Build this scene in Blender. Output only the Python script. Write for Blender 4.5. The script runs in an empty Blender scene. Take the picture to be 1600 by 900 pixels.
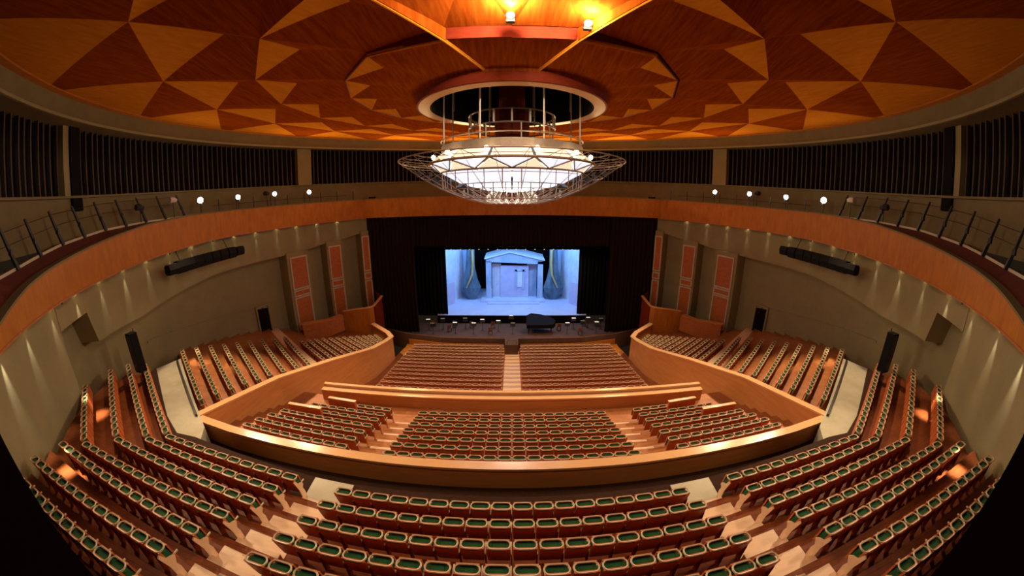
import bpy, math, random
from mathutils import Vector
random.seed(7)
PI = math.pi
R = math.radians
scene = bpy.context.scene
col = scene.collection

# ------------------------------------------------------------------ camera
ZC = 15.6
cd = bpy.data.cameras.new('camera')
cam = bpy.data.objects.new('camera', cd)
col.objects.link(cam)
scene.camera = cam
cd.type = 'PANO'
cd.panorama_type = 'FISHEYE_LENS_POLYNOMIAL'
cd.sensor_fit = 'HORIZONTAL'
cd.sensor_width, cd.sensor_height = 36.0, 20.25
cd.fisheye_fov = R(200)
cd.fisheye_polynomial_k0 = 0.0
cd.fisheye_polynomial_k1 = -0.0802345492949037
cd.fisheye_polynomial_k2 = 1.5996212386112102e-05
cd.fisheye_polynomial_k3 = 3.37212759363598e-05
cd.fisheye_polynomial_k4 = -5.995545375854394e-07
cam.location = (0, 0, ZC)
cam.rotation_euler = (PI / 2 - 0.25624, 0, 0)

# ------------------------------------------------------------------ world, exposure
w = bpy.data.worlds.new('world')
scene.world = w
w.use_nodes = True
w.node_tree.nodes['Background'].inputs[0].default_value = (1.0, 0.62, 0.36, 1)
w.node_tree.nodes['Background'].inputs[1].default_value = 0.012
scene.view_settings.view_transform = 'Standard'
scene.view_settings.look = 'None'
scene.view_settings.exposure = 0.12
scene.view_settings.gamma = 1.0
scene.cycles.max_bounces = 5
scene.cycles.diffuse_bounces = 3
scene.cycles.glossy_bounces = 2
scene.cycles.sample_clamp_indirect = 4.0


def polar(r, a, z=None):
    """point about the axis of the round hall; a in degrees from the camera side, positive to the left"""
    x, y = -r * math.sin(R(a)), 21 - r * math.cos(R(a))
    return (x, y) if z is None else (x, y, z)


# ------------------------------------------------------------------ materials
def mat(name, base, rough=0.6, spec=0.5, metal=0.0, grain=None, planks=None, noise=None, emit=None, estr=0.0, sheen=0.0, bump=0.0):
    m = bpy.data.materials.new(name)
    m.use_nodes = True
    nt = m.node_tree
    b = nt.nodes['Principled BSDF']
    b.inputs['Base Color'].default_value = (*base, 1)
    b.inputs['Roughness'].default_value = rough
    b.inputs['Metallic'].default_value = metal
    b.inputs['Specular IOR Level'].default_value = spec
    if sheen:
        b.inputs['Sheen Weight'].default_value = sheen
    if emit:
        b.inputs['Emission Color'].default_value = (*emit, 1)
        b.inputs['Emission Strength'].default_value = estr
    L = nt.links
    tc = nt.nodes.new('ShaderNodeTexCoord')
    if grain or noise:
        c2, scl = grain or noise
        mp = nt.nodes.new('ShaderNodeMapping')
        mp.inputs['Scale'].default_value = scl
        L.new(tc.outputs['Object'], mp.inputs['Vector'])
        n = nt.nodes.new('ShaderNodeTexNoise')
        n.inputs['Scale'].default_value = 1.0
        n.inputs['Detail'].default_value = 5.0
        n.inputs['Roughness'].default_value = 0.6
        L.new(mp.outputs[0], n.inputs['Vector'])
        cr = nt.nodes.new('ShaderNodeValToRGB')
        cr.color_ramp.elements[0].position = 0.32
        cr.color_ramp.elements[1].position = 0.68
        cr.color_ramp.elements[0].color = (*base, 1)
        cr.color_ramp.elements[1].color = (*c2, 1)
        L.new(n.outputs['Fac'], cr.inputs['Fac'])
        out = cr.outputs['Color']
        if planks:
            br = nt.nodes.new('ShaderNodeTexBrick')
            br.inputs['Scale'].default_value = planks[0]
            br.inputs['Mortar Size'].default_value = planks[1]
            br.inputs['Brick Width'].default_value = planks[2]
            br.inputs['Row Height'].default_value = planks[3]
            br.inputs['Color1'].default_value = (1, 1, 1, 1)
            br.inputs['Color2'].default_value = (0.78, 0.72, 0.66, 1)
            br.inputs['Mortar'].default_value = (0.35, 0.28, 0.22, 1)
            mp2 = nt.nodes.new('ShaderNodeMapping')
            if len(planks) > 4:
                mp2.inputs['Rotation'].default_value = planks[4]
            L.new(tc.outputs['Object'], mp2.inputs['Vector'])
            L.new(mp2.outputs[0], br.inputs['Vector'])
            mx = nt.nodes.new('ShaderNodeMix')
            mx.data_type = 'RGBA'
            mx.blend_type = 'MULTIPLY'
            mx.inputs['Factor'].default_value = 0.8
            L.new(out, mx.inputs['A'])
            L.new(br.outputs['Color'], mx.inputs['B'])
            out = mx.outputs['Result']
        L.new(out, b.inputs['Base Color'])
        if bump:
            bp = nt.nodes.new('ShaderNodeBump')
            bp.inputs['Strength'].default_value = bump
            bp.inputs['Distance'].default_value = 0.02
            L.new(n.outputs['Fac'], bp.inputs['Height'])
            L.new(bp.outputs[0], b.inputs['Normal'])
    return m


M = {}
M['fascia'] = mat('orange_cherry_veneer', (0.37, 0.125, 0.014), 0.5, spec=0.2, grain=((0.48, 0.175, 0.022), (3, 3, 0.9)))
M['parapet'] = mat('honey_wood', (0.50, 0.20, 0.055), 0.36, grain=((0.62, 0.27, 0.08), (0.6, 0.6, 5)))
M['cap'] = mat('pale_oak_cap', (0.70, 0.40, 0.19), 0.17, spec=0.9, grain=((0.74, 0.43, 0.21), (1, 1, 6)))
M['ceil_lit'] = mat('lit_ceiling_veneer', (0.52, 0.185, 0.014), 0.7, spec=0.0, grain=((0.62, 0.25, 0.022), (5, 0.9, 1)))  # ceiling timber with a lighter tone painted in for facets catching light
M['ceil_shaded'] = mat('shaded_ceiling_veneer', (0.20, 0.034, 0.003), 0.7, spec=0.0, grain=((0.31, 0.072, 0.007), (7, 0.7, 1)))  # same timber, shade painted in for facets turned from the light
M['lip'] = mat('deep_red_wood', (0.16, 0.022, 0.008), 0.6, spec=0.05, grain=((0.20, 0.03, 0.012), (3, 3, 9)))
M['floor'] = mat('parquet', (0.36, 0.125, 0.035), 0.42, grain=((0.48, 0.18, 0.055), (2, 2, 2)), planks=(1.0, 0.006, 0.9, 0.14))
M['floor_red'] = mat('red_brown_parquet', (0.17, 0.040, 0.010), 0.5, spec=0.12, grain=((0.25, 0.066, 0.017), (2, 2, 2)), planks=(1.0, 0.006, 0.9, 0.14))
M['step'] = mat('pale_stair_oak', (0.72, 0.47, 0.28), 0.36, grain=((0.80, 0.56, 0.36), (1.2, 9, 4)))
M['beech'] = mat('pale_beech', (0.52, 0.42, 0.27), 0.36, grain=((0.60, 0.49, 0.33), (5, 5, 9)))
M['cherry'] = mat('red_cherry', (0.38, 0.075, 0.020), 0.42, grain=((0.50, 0.125, 0.03), (6, 6, 3)))
M['green'] = mat('green_velvet', (0.010, 0.068, 0.020), 0.85, sheen=0.1, spec=0.2, noise=((0.017, 0.110, 0.034), (9, 9, 9)))
M['plaster'] = mat('grey_green_plaster', (0.25, 0.228, 0.125), 0.8, spec=0.2, noise=((0.31, 0.27, 0.145), (0.6, 0.6, 0.6)), bump=0.1)
M['plaster_pale'] = mat('pale_plaster_moulding', (0.50, 0.45, 0.34), 0.7, noise=((0.56, 0.51, 0.40), (2, 2, 2)))
M['beam'] = mat('cream_rim_plaster', (0.17, 0.14, 0.07), 0.8, spec=0.2, noise=((0.20, 0.165, 0.085), (1, 1, 1)))
M['panel'] = mat('russet_wood_panel', (0.36, 0.10, 0.025), 0.42, grain=((0.50, 0.16, 0.04), (3, 3, 7)))
M['slab'] = mat('grey_cream_screed', (0.42, 0.40, 0.28), 0.25, noise=((0.54, 0.50, 0.39), (0.8, 0.8, 0.8)))
M['darkfloor'] = mat('dark_carpet', (0.032, 0.014, 0.008), 0.9, spec=0.1, noise=((0.042, 0.019, 0.011), (6, 6, 6)))
M['darkred'] = mat('dark_red_floor', (0.10, 0.018, 0.014), 0.7, noise=((0.13, 0.025, 0.018), (2, 2, 2)))
M['black'] = mat('black_drape', (0.020, 0.011, 0.008), 0.95, noise=((0.018, 0.012, 0.010), (1, 1, 0.2)), spec=0.1)
M['black2'] = mat('deep_black_drape', (0.004, 0.004, 0.006), 0.95, noise=((0.006, 0.006, 0.009), (1, 1, 0.2)), spec=0.1)
M['metal_black'] = mat('black_steel', (0.012, 0.012, 0.014), 0.5, noise=((0.018, 0.018, 0.02), (9, 9, 9)))
M['speaker'] = mat('speaker_grille', (0.005, 0.005, 0.007), 0.85, spec=0.15, noise=((0.012, 0.012, 0.015), (30, 30, 30)))
M['white_metal'] = mat('white_painted_steel', (0.62, 0.55, 0.46), 0.35, metal=0.0, noise=((0.68, 0.60, 0.50), (9, 9, 9)))
M['slat'] = mat('dark_acoustic_slat', (0.055, 0.045, 0.036), 0.7, spec=0.2, noise=((0.075, 0.062, 0.05), (4, 4, 0.6)))
M['void'] = mat('dark_backing', (0.006, 0.005, 0.006), 0.95, noise=((0.009, 0.008, 0.008), (2, 2, 2)), spec=0.1)
M['booth'] = mat('black_booth_paint', (0.006, 0.003, 0.003), 0.9, noise=((0.009, 0.004, 0.004), (2, 2, 2)), spec=0.05)
M['pit'] = mat('pit_floor', (0.085, 0.036, 0.018), 0.8, noise=((0.115, 0.052, 0.026), (2, 2, 2)))
M['stagefloor'] = mat('blue_stage_floor', (0.45, 0.55, 0.80), 0.35, noise=((0.55, 0.64, 0.85), (0.7, 0.7, 0.7)))
M['flat_blue'] = mat('pale_blue_scenic_paint', (0.48, 0.60, 0.78), 0.7, noise=((0.22, 0.38, 0.62), (0.55, 0.5, 0.35)))
M['flat_pale'] = mat('icy_scenic_paint', (0.70, 0.80, 0.90), 0.7, noise=((0.45, 0.60, 0.80), (0.9, 0.9, 0.6)))
M['flat_violet'] = mat('lilac_scenic_paint', (0.42, 0.46, 0.72), 0.7, noise=((0.50, 0.56, 0.78), (1, 1, 1)))
M['flat_teal'] = mat('dark_teal_scenic_paint', (0.03, 0.08, 0.13), 0.7, noise=((0.12, 0.22, 0.30), (1.2, 1.2, 0.5)))
M['gold'] = mat('gold_scenic_paint', (0.55, 0.45, 0.18), 0.5, noise=((0.40, 0.34, 0.14), (2, 2, 1)))
M['glass'] = mat('frosted_glass', (0.8, 0.85, 0.95), 0.25, emit=(0.80, 0.84, 1.0), estr=0.95)
M['bar'] = mat('grey_bronze_bar', (0.30, 0.24, 0.19), 0.4, metal=0.3, noise=((0.36, 0.29, 0.23), (9, 9, 9)))
M['brown'] = mat('brown_upholstery', (0.27, 0.135, 0.050), 0.8, noise=((0.33, 0.17, 0.065), (9, 9, 9)))  # plain brown for the stalls cushions
M['glass_warm'] = mat('warm_frosted_glass', (0.8, 0.72, 0.6), 0.25, emit=(1.0, 0.80, 0.55), estr=0.85)
M['lamp'] = mat('lamp_lens', (1, 1, 1), 0.3, emit=(1.0, 0.95, 0.88), estr=38.0)
M['lamp_warm'] = mat('warm_lamp_lens', (1, 1, 1), 0.3, emit=(1.0, 0.78, 0.45), estr=26.0)
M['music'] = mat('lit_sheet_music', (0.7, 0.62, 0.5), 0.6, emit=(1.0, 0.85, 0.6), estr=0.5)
M['skin'] = mat('brown_varnish', (0.22, 0.07, 0.025), 0.3, grain=((0.30, 0.11, 0.04), (4, 4, 9)))


# ------------------------------------------------------------------ builders
class MB:
    def __init__(self):
        self.v, self.f, self.m = [], [], []

    def add(self, vs, fs, mi=0):
        o = len(self.v)
        self.v += [tuple(p) for p in vs]
        self.f += [tuple(i + o for i in f) for f in fs]
        self.m += [mi] * len(fs)
        return self

    def box(self, x0, x1, y0, y1, z0, z1, mi=0):
        return self.add([(x0, y0, z0), (x1, y0, z0), (x1, y1, z0), (x0, y1, z0), (x0, y0, z1), (x1, y0, z1), (x1, y1, z1), (x0, y1, z1)],
                        [(0, 3, 2, 1), (4, 5, 6, 7), (0, 1, 5, 4), (1, 2, 6, 5), (2, 3, 7, 6), (3, 0, 4, 7)], mi)

    def prism(self, poly, z0, z1, mi=0):
        """poly: [(x, y)] or [(x, y, ztop)] in order"""
        n = len(poly)
        a = sum(poly[i][0] * poly[(i + 1) % n][1] - poly[(i + 1) % n][0] * poly[i][1] for i in range(n))
        if a < 0:
            poly = poly[::-1]
        lo = [(p[0], p[1], z0) for p in poly]
        hi = [(p[0], p[1], p[2] if len(p) > 2 else z1) for p in poly]
        fs = [tuple(range(n - 1, -1, -1)), tuple(range(n, 2 * n))] + [(i, (i + 1) % n, n + (i + 1) % n, n + i) for i in range(n)]
        return self.add(lo + hi, fs, mi)

    def wallpath(self, pts, th, z0, side=1, mi=0):
        """upright wall along pts (x, y, ztop[, zbottom]); thickness th to the left of travel"""
        n = len(pts)
        offs = []
        for i, p in enumerate(pts):
            a = Vector(pts[max(i - 1, 0)][:2])
            b = Vector(pts[min(i + 1, n - 1)][:2])
            d = (b - a).normalized()
            offs.append(Vector((-d.y, d.x)) * th * side)
        vs = []
        for p, o in zip(pts, offs):
            zb = p[3] if len(p) > 3 else z0
            vs += [(p[0], p[1], zb), (p[0] + o.x, p[1] + o.y, zb), (p[0] + o.x, p[1] + o.y, p[2]), (p[0], p[1], p[2])]
        fs = []
        for i in range(n - 1):
            k = 4 * i
            for j in range(4):
                fs.append((k + j, k + (j + 1) % 4, k + 4 + (j + 1) % 4, k + 4 + j))
        fs += [(3, 2, 1, 0), (4 * n - 4, 4 * n - 3, 4 * n - 2, 4 * n - 1)]
        return self.add(vs, fs, mi)

    def tube(self, pts, r, n=6, mi=0, closed=False):
        pts = [Vector(p) for p in pts]
        rings = []
        m = len(pts)
        for i, p in enumerate(pts):
            a = pts[(i - 1) % m] if closed else pts[max(i - 1, 0)]
            b = pts[(i + 1) % m] if closed else pts[min(i + 1, m - 1)]
            d = (b - a).normalized()
            u = d.cross(Vector((0, 0, 1)))
            if u.length < 1e-3:
                u = Vector((1, 0, 0))
            u.normalize()
            v = d.cross(u)
            rr = r[i] if isinstance(r, (list, tuple)) else r
            rings.append([p + (u * math.cos(2 * PI * k / n) + v * math.sin(2 * PI * k / n)) * rr for k in range(n)])
        vs = [q for g in rings for q in g]
        fs = []
        for i in range(m if closed else m - 1):
            j = (i + 1) % m
            for k in range(n):
                fs.append((i * n + k, i * n + (k + 1) % n, j * n + (k + 1) % n, j * n + k))
        if not closed:
            fs += [tuple(range(n - 1, -1, -1)), tuple(range((m - 1) * n, m * n))]
        return self.add(vs, fs, mi)

    def arc(self, r0, r1, a0, a1, z0, z1, n=24, cx=0, cy=21, mi=0):
        """curved slab between radii; z0, z1 numbers or functions of the angle"""
        f0 = z0 if callable(z0) else (lambda a: z0)
        f1 = z1 if callable(z1) else (lambda a: z1)
        full = abs(a1 - a0) >= 359.9
        m = n if full else n + 1
        vs = []
        for i in range(m):
            a = a0 + (a1 - a0) * i / n
            s, c = math.sin(R(a)), math.cos(R(a))
            for r, f in ((r0, f0), (r1, f0), (r1, f1), (r0, f1)):
                vs.append((cx - r * s, cy - r * c, f(a)))
        fs = []
        for i in range(n):
            k, l = 4 * i, 4 * ((i + 1) % m)
            for j in range(4):
                fs.append((k + j, l + j, l + (j + 1) % 4, k + (j + 1) % 4))
        if not full:
            fs += [(0, 1, 2, 3), (4 * m - 1, 4 * m - 2, 4 * m - 3, 4 * m - 4)]
        return self.add(vs, fs, mi)

    def lathe(self, prof, n=24, c=(0, 0), mi=0):
        vs, fs = [], []
        for r, z in prof:
            for i in range(n):
                vs.append((c[0] + r * math.cos(2 * PI * i / n), c[1] + r * math.sin(2 * PI * i / n), z))
        for j in range(len(prof) - 1):
            for i in range(n):
                k = (i + 1) % n
                fs.append((j * n + i, j * n + k, (j + 1) * n + k, (j + 1) * n + i))
        return self.add(vs, fs, mi)

    def mesh(self, name, mats, loc=(0, 0, 0), smooth=False):
        me = bpy.data.meshes.new(name)
        me.from_pydata([(p[0] - loc[0], p[1] - loc[1], p[2] - loc[2]) for p in self.v], [], self.f)
        for m_ in (mats if isinstance(mats, (list, tuple)) else [mats]):
            me.materials.append(m_)
        if any(self.m):
            me.polygons.foreach_set('material_index', self.m)
        if smooth:
            me.polygons.foreach_set('use_smooth', [True] * len(me.polygons))
        me.update()
        return me


def wloc(p):
    v = Vector((0, 0, 0))
    while p is not None:
        v += p.location
        p = p.parent
    return v


def obj(name, mb, m, parent=None, smooth=False, loc=None):
    """link mb as one object; world coordinates in, origin at loc (or the first vertex's box centre base)"""
    base = wloc(parent)
    if loc is None:
        if parent is None:
            xs, ys, zs = zip(*mb.v)
            loc = ((min(xs) + max(xs)) / 2, (min(ys) + max(ys)) / 2, min(zs))
        else:
            loc = tuple(base)
    me = mb.mesh(name, m, loc, smooth)
    o = bpy.data.objects.new(name, me)
    o.location = Vector(loc) - base
    o.parent = parent
    col.objects.link(o)
    return o


def link(name, me, parent=None, loc=(0, 0, 0), rot=(0, 0, 0)):
    o = bpy.data.objects.new(name, me)
    o.parent = parent
    o.location = loc
    o.rotation_euler = rot
    col.objects.link(o)
    return o


def tag(o, label, cat=None, group=None):
    o['label'] = label
    if cat:
        o['category'] = cat
    if group:
        o['group'] = group
    return o


def thing(name, label, cat, loc=(0, 0, 0), rz=0, group=None):
    o = bpy.data.objects.new(name, None)
    o.empty_display_size = 0.1
    col.objects.link(o)
    o.location = loc
    o.rotation_euler = (0, 0, rz)
    return tag(o, label, cat, group)


def struct(name, mb, m, label=None, parent=None, smooth=False, loc=None):
    o = obj(name, mb, m, parent, smooth, loc)
    if parent is None:
        o['kind'] = 'structure'
        o['category'] = name.split('_')[0]
    if label:
        o['label'] = label
    return o


def mx(pts, s):
    """mirror to the right side of the hall when s is -1"""
    return [(p[0] * s, *p[1:]) for p in pts]


def light(name, kind, loc, energy, color, parent=None, target=None, size=0.3, spot=60, blend=0.5, size_y=None, label=None):
    ld = bpy.data.lights.new(name, kind)
    ld.energy = energy
    ld.color = color
    if kind == 'AREA':
        ld.size = size
        if size_y:
            ld.shape = 'RECTANGLE'
            ld.size_y = size_y
    else:
        ld.shadow_soft_size = size
    if kind == 'SPOT':
        ld.spot_size = R(spot)
        ld.spot_blend = blend
    o = bpy.data.objects.new(name, ld)
    o.parent = parent
    o.location = Vector(loc) - wloc(parent)
    if target is not None:
        o.rotation_euler = (Vector(target) - Vector(loc)).to_track_quat('-Z', 'Y').to_euler()
    col.objects.link(o)
    return o


ORD = ['first', 'second', 'third', 'fourth', 'fifth', 'sixth', 'seventh', 'eighth', 'ninth', 'tenth', 'eleventh', 'twelfth', 'thirteenth',
       'fourteenth', 'fifteenth', 'sixteenth', 'seventeenth', 'eighteenth', 'nineteenth', 'twentieth']
WARM = (1.0, 0.71, 0.42)
SIDES = ((1, 'left'), (-1, 'right'))

# ------------------------------------------------------------------ house lights (bare unseen spots set at catwalk height)
for s, sd in SIDES:
    for i, (a, tgt, e) in enumerate([(40, (-5, 7, 8), 420), (66, (-9, 8, 7), 1250), (88, (-16, 15, 6), 2600), (104, (-4, 13, 4), 2700), (120, (-6, 27, 1), 4200)]):
        p = polar(21.4, a, 18.2)
        light('house_light', 'SPOT', (p[0] * s, p[1], p[2]), e * 3.2, WARM, target=(tgt[0] * s, tgt[1], tgt[2]), size=0.25, spot=70, blend=0.8)
    # wash thrown up onto the timber ceiling from the catwalk
    for i, (a, e) in enumerate([(58, 25), (88, 130), (118, 420), (148, 700), (170, 700)]):
        p = polar(23.2, a, 18.2)
        q = polar(8, a, 23.0)
        light('ceiling_wash', 'AREA', (p[0] * s, p[1], p[2]), e * 0.9, (1.0, 0.58, 0.27), target=(q[0] * s, q[1], q[2]), size=6.0, size_y=0.6).data.specular_factor = 0.15

# ================================================================== STRUCTURE
# ---------------- stalls floor (raked), terrace floor, tiers
def stalls_z(y):
    return 1.1 - 0.12 * (y - 22.4)


def terr_x(y):
    """x of the face of the left wing parapet at depth y"""
    P = [(10.5, 15.05), (17.0, 14.5), (21.5, 13.1), (26.5, 11.85), (31.5, 11.8), (36, 11.8)]
    for (y0, x0), (y1, x1) in zip(P, P[1:]):
        if y <= y1:
            t = (y - y0) / (y1 - y0)
            return x0 + (x1 - x0) * t
    return P[-1][1]


mb = MB()
ys = [18.4, 21.5, 24, 27, 31.5, 35.1]
vs, fs = [], []
for y in ys:
    vs += [(-terr_x(y) - 0.1, y, stalls_z(y)), (terr_x(y) + 0.1, y, stalls_z(y))]
for i in range(len(ys) - 1):
    fs.append((2 * i, 2 * i + 1, 2 * i + 3, 2 * i + 2))
mb.add(vs, fs)
floor_stalls = struct('floor', mb, M['floor'], 'raked parquet floor of the stalls in front of the stage', loc=(0, 26, -0.5))
# pale aisle runners of the stalls
for x0, x1 in ((-0.72, 0.72), (-11.2, -10.35), (10.35, 11.2)):
    m_ = MB()
    ya, yb = 18.5, 34.4
    m_.add([(x0, ya, stalls_z(ya) + 0.02), (x1, ya, stalls_z(ya) + 0.02), (x1, yb, stalls_z(yb) + 0.02), (x0, yb, stalls_z(yb) + 0.02),
            (x0, ya, stalls_z(ya) - .02), (x1, ya, stalls_z(ya) - .02), (x1, yb, stalls_z(yb) - .02), (x0, yb, stalls_z(yb) - .02)],
           [(0, 1, 2, 3), (7, 6, 5, 4), (0, 4, 5, 1), (1, 5, 6, 2), (2, 6, 7, 3), (3, 7, 4, 0)])
    obj('aisle', m_, M['step'], floor_stalls)['label'] = 'pale aisle strip'

# terrace
TY = [10.5 + 0.89 * j for j in range(7)]
TT = [6.15 - 0.283 * j for j in range(7)]
terrace = None
for j in range(8):
    m_ = MB()
    zt = (TT[j] - 0.95) if j < 7 else TT[6] - 0.97
    y0 = TY[j] - 0.12 if j < 7 else TY[6] + 0.77
    y1 = y0 + 0.89 if j < 7 else 18.0
    if j == 0:
        y0 = 9.9
    w_ = 14.9 if y1 < 17 else 14.3
    m_.prism([(-w_, y0 + 0.7), (-6.6, y0), (6.6, y0), (w_, y0 + 0.7), (w_, y1 + 0.7), (6.6, y1), (-6.6, y1), (-w_, y1 + 0.7)], zt - 0.7, zt)
    if terrace is None:
        terrace = struct('floor', m_, M['floor'], 'stepped parquet floor of the terrace seating', loc=(0, 10, 4))
    else:
        obj('tier_step', m_, M['floor'], terrace)
for s, sd in SIDES:
    for j in range(14):
        m_ = MB()
        y0 = 10.35 + 0.445 * j
        zt = 5.2 + 0.02 - 0.1415 * j
        x0, x1 = 5.2 * s, 6.6 * s
        m_.box(min(x0, x1), max(x0, x1), y0, y0 + 0.46, zt - 0.16, zt + 0.02)
        obj('stair_tread', m_, M['step'], terrace)

# foreground tier: seven rows, polylines of the seat backs
def srow(i):
    """left half of the line of seat backs of row i: centre -> far left"""
    Ks = [(-13.47, 7.76), (-13.63, 6.95), (-14.4, 6.08), (-14.9, 4.99), (-15.2, 4.28), (-14.7, 2.98), (-13.3, 1.98)]
    Fs = [(-21.8, 12.6), (-22.0, 11.6), (-21.6, 10.2), (-20.3, 7.9)]
    A = (-6.62 - 0.07 * i, 7.25 - 0.92 * i)
    C = (-5.2 - 0.05 * i, 7.06 - 0.905 * i)
    O = (0, 6.98 - 0.905 * i)
    P = [O, C, A, Ks[i]]
    if i < 4:
        P.append(Fs[i])
    return [(x, y - (0.22 if n < 4 else 0)) for n, (x, y) in enumerate(P)]


TOP = [7.7 + 0.37 * i for i in range(7)]


def clipwall(p, q, rr=23.6):
    """extend p->q until the wall"""
    d = (Vector(q) - Vector(p)).normalized()
    c = Vector((0, 21))
    t, pt = 0, Vector(q)
    while (pt - c).length < rr and t < 12:
        pt = pt + d * 0.1
        t += 0.1
    return (pt.x, pt.y)


front = [(0, 8.05), (-5.2, 8.1), (-6.7, 8.2), (-13.4, 8.95), (-14.6, 8.9), (-16.6, 9.95), (-22.4, 13.9)]
lines = [front]
for i in range(7):
    P = srow(i)
    P = [(x, y - 0.14) for x, y in P]
    P[-1] = clipwall(P[-2], P[-1])
    lines.append(P)
lines.append([(0, 0.75), (-6, 0.7), (-14, 0.6)])
upper = None
for i in range(8):
    L = lines[i + 1]
    F = lines[i]
    left = L + F[::-1]
    full = L + F[::-1][:-1] + [(-x, y) for x, y in F[:-1] if x != 0] * 0
    # closed outline: back line left->, front line, mirrored
    poly = [(x, y) for x, y in L[::-1]] + [(-x, y) for x, y in L[1:]] + [(-x, y) for x, y in F[::-1]] + [(x, y) for x, y in F[1:]]
    zt = 6.75 + 0.37 * i
    m_ = MB().prism(poly, zt - 0.75, zt)
    if upper is None:
        upper = struct('floor', m_, M['darkfloor'], 'stepped parquet floor of the balcony tier nearest the camera', loc=(0, 7.5, 6))
    else:
        obj('tier_step', m_, M['floor_red'], upper)
# aisle stairs of the foreground tier
for s, sd in SIDES:
    for k in range(15):
        i = k // 2
        yb = 6.9 - 0.455 * k
        xi, xo = (5.27 + 0.025 * k), (6.60 + 0.035 * k)
        zt = 6.75 + 0.185 * (k + 1)
        m_ = MB().prism([(-xi * s, yb - 0.42), (-xo * s, yb - 0.34), (-xo * s, yb + 0.18), (-xi * s, yb + 0.05)], zt - 0.2, zt + 0.015)
        obj('stair_tread', m_, M['step'], upper)
    m_ = MB().prism([(-5.2 * s, 6.95), (-6.65 * s, 7.1), (-6.7 * s, 8.16), (-5.2 * s, 8.06)], 6.70, 6.79)
    obj('landing', m_, M['slab'], upper)
# dark cross aisle behind the terrace parapet
m_ = MB().prism([(-14.2, 9.0), (-13.4, 7.9), (0, 7.6), (13.4, 7.9), (14.2, 9.0), (15.0, 10.6), (0, 9.8), (-15.0, 10.6)], 4.6, 5.4)
struct('floor', m_, M['darkfloor'], 'dark carpeted cross aisle behind the terrace parapet')
m_ = MB().wallpath([(-14.4, 8.85, 6.70), (-13.4, 8.9, 6.70), (-6.7, 8.15, 6.70), (0, 8.0, 6.70), (6.7, 8.15, 6.70), (13.4, 8.9, 6.70), (14.4, 8.85, 6.70)], 0.08, 5.35, 1)
struct('trim_1', m_, M['darkfloor'], 'dark front face of the balcony tier')

# ramps / screed slabs between wing and balcony side block
for s, sd in SIDES:
    poly = mx([(-13.25, 9.0), (-13.6, 8.86), (-14.6, 8.9), (-16.6, 9.95), (-22.9, 14.2), (-22.3, 16.0), (-15.3, 11.0), (-13.9, 10.0)], s)
    m_ = MB().prism(poly, 5.2, 6.5)
    o = struct('floor', m_, M['slab'], 'smooth grey cream walkway slab by the %s wing' % sd)
    for q in (0.0,):
        rr = MB().wallpath(mx([(-15.0, 10.65, 6.62), (-22.1, 15.6, 6.62)], s), 0.12, 6.5, s)
        obj('edge_kerb', rr, M['metal_black'], o)

# ---------------- wing floors
def wing_row(i):
    """left wing, block A: lower and upper end of the line of seat backs"""
    y = 11.45 + 1.08 * i
    L = (-(terr_x(y) + 0.68), y)
    U = (-23.1 + 0.42 * i, 16.7 + 1.02 * i)
    return L, U


def wing_row_b(j):
    y = 21.6 + 0.78 * j
    L = (-(terr_x(y) + 0.65), y)
    U = (-18.4 + 0.40 * j, 25.3 + 0.60 * j)
    return L, U


WA = [6.85 - 0.26 * i for i in range(9)]
WB = [4.35 - 0.18 * j for j in range(12)]
for s, sd in SIDES:
    wing = None
    rows = [wing_row(i) + (WA[i],) for i in range(9)] + [wing_row_b(j) + (WB[j],) for j in range(12)]
    for n_, (L, U, z) in enumerate(rows):
        nxt = rows[n_ + 1] if n_ < 20 else ((-12.9, 31.3), (-14.0, 33.5), z)
        d = (Vector(U) - Vector(L)).normalized()
        b = Vector((-0.12 * 0.5, -0.12))
        U2 = Vector(clipwall(L, U, 25.0))
        L0 = Vector(L) - d * 0.4
        NL, NU = Vector(nxt[0]), Vector(nxt[1])
        d2 = (NU - NL).normalized()
        NU2 = Vector(clipwall(nxt[0], nxt[1], 25.0))
        NL0 = NL - d2 * 0.4
        poly = [tuple(p + b) for p in (L0, U2, NU2, NL0)]
        zt = z - 0.95
        m_ = MB().prism(mx(poly, s), zt - 0.9, zt)
        if wing is None:
            wing = struct('floor', m_, M['floor'], 'stepped parquet floor of the %s wing seating' % sd, loc=(-18 * s, 18, 4))
        else:
            obj('tier_step', m_, M['floor'] if n_ != 8 else M['step'], wing)

# ---------------- wing parapets
WP = [(-15.05, 10.75, 6.42), (-14.5, 17.0, 5.35), (-13.1, 21.5, 4.5), (-11.85, 26.5, 3.3), (-11.72, 29.5, 2.7), (-11.8, 31.5, 2.35), (-12.7, 32.9, 2.3), (-15.0, 34.6, 2.6)]
for s, sd in SIDES:
    m_ = MB().wallpath(mx(WP, s), 0.22, -0.8, s)
    o = struct('wall_parapet_' + sd, m_, M['parapet'], 'honey wood parapet sloping down along the %s wing' % sd)
    c = MB()
    cp = [(x, y, z + 0.07, z - 0.02) for x, y, z in WP]
    c.wallpath(mx([(x + 0.12, y, z, zb) for x, y, z, zb in cp], s), 0.5, 0, s)
    obj('cap', c, M['cap'], o)['label'] = 'pale oak cap'

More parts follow.
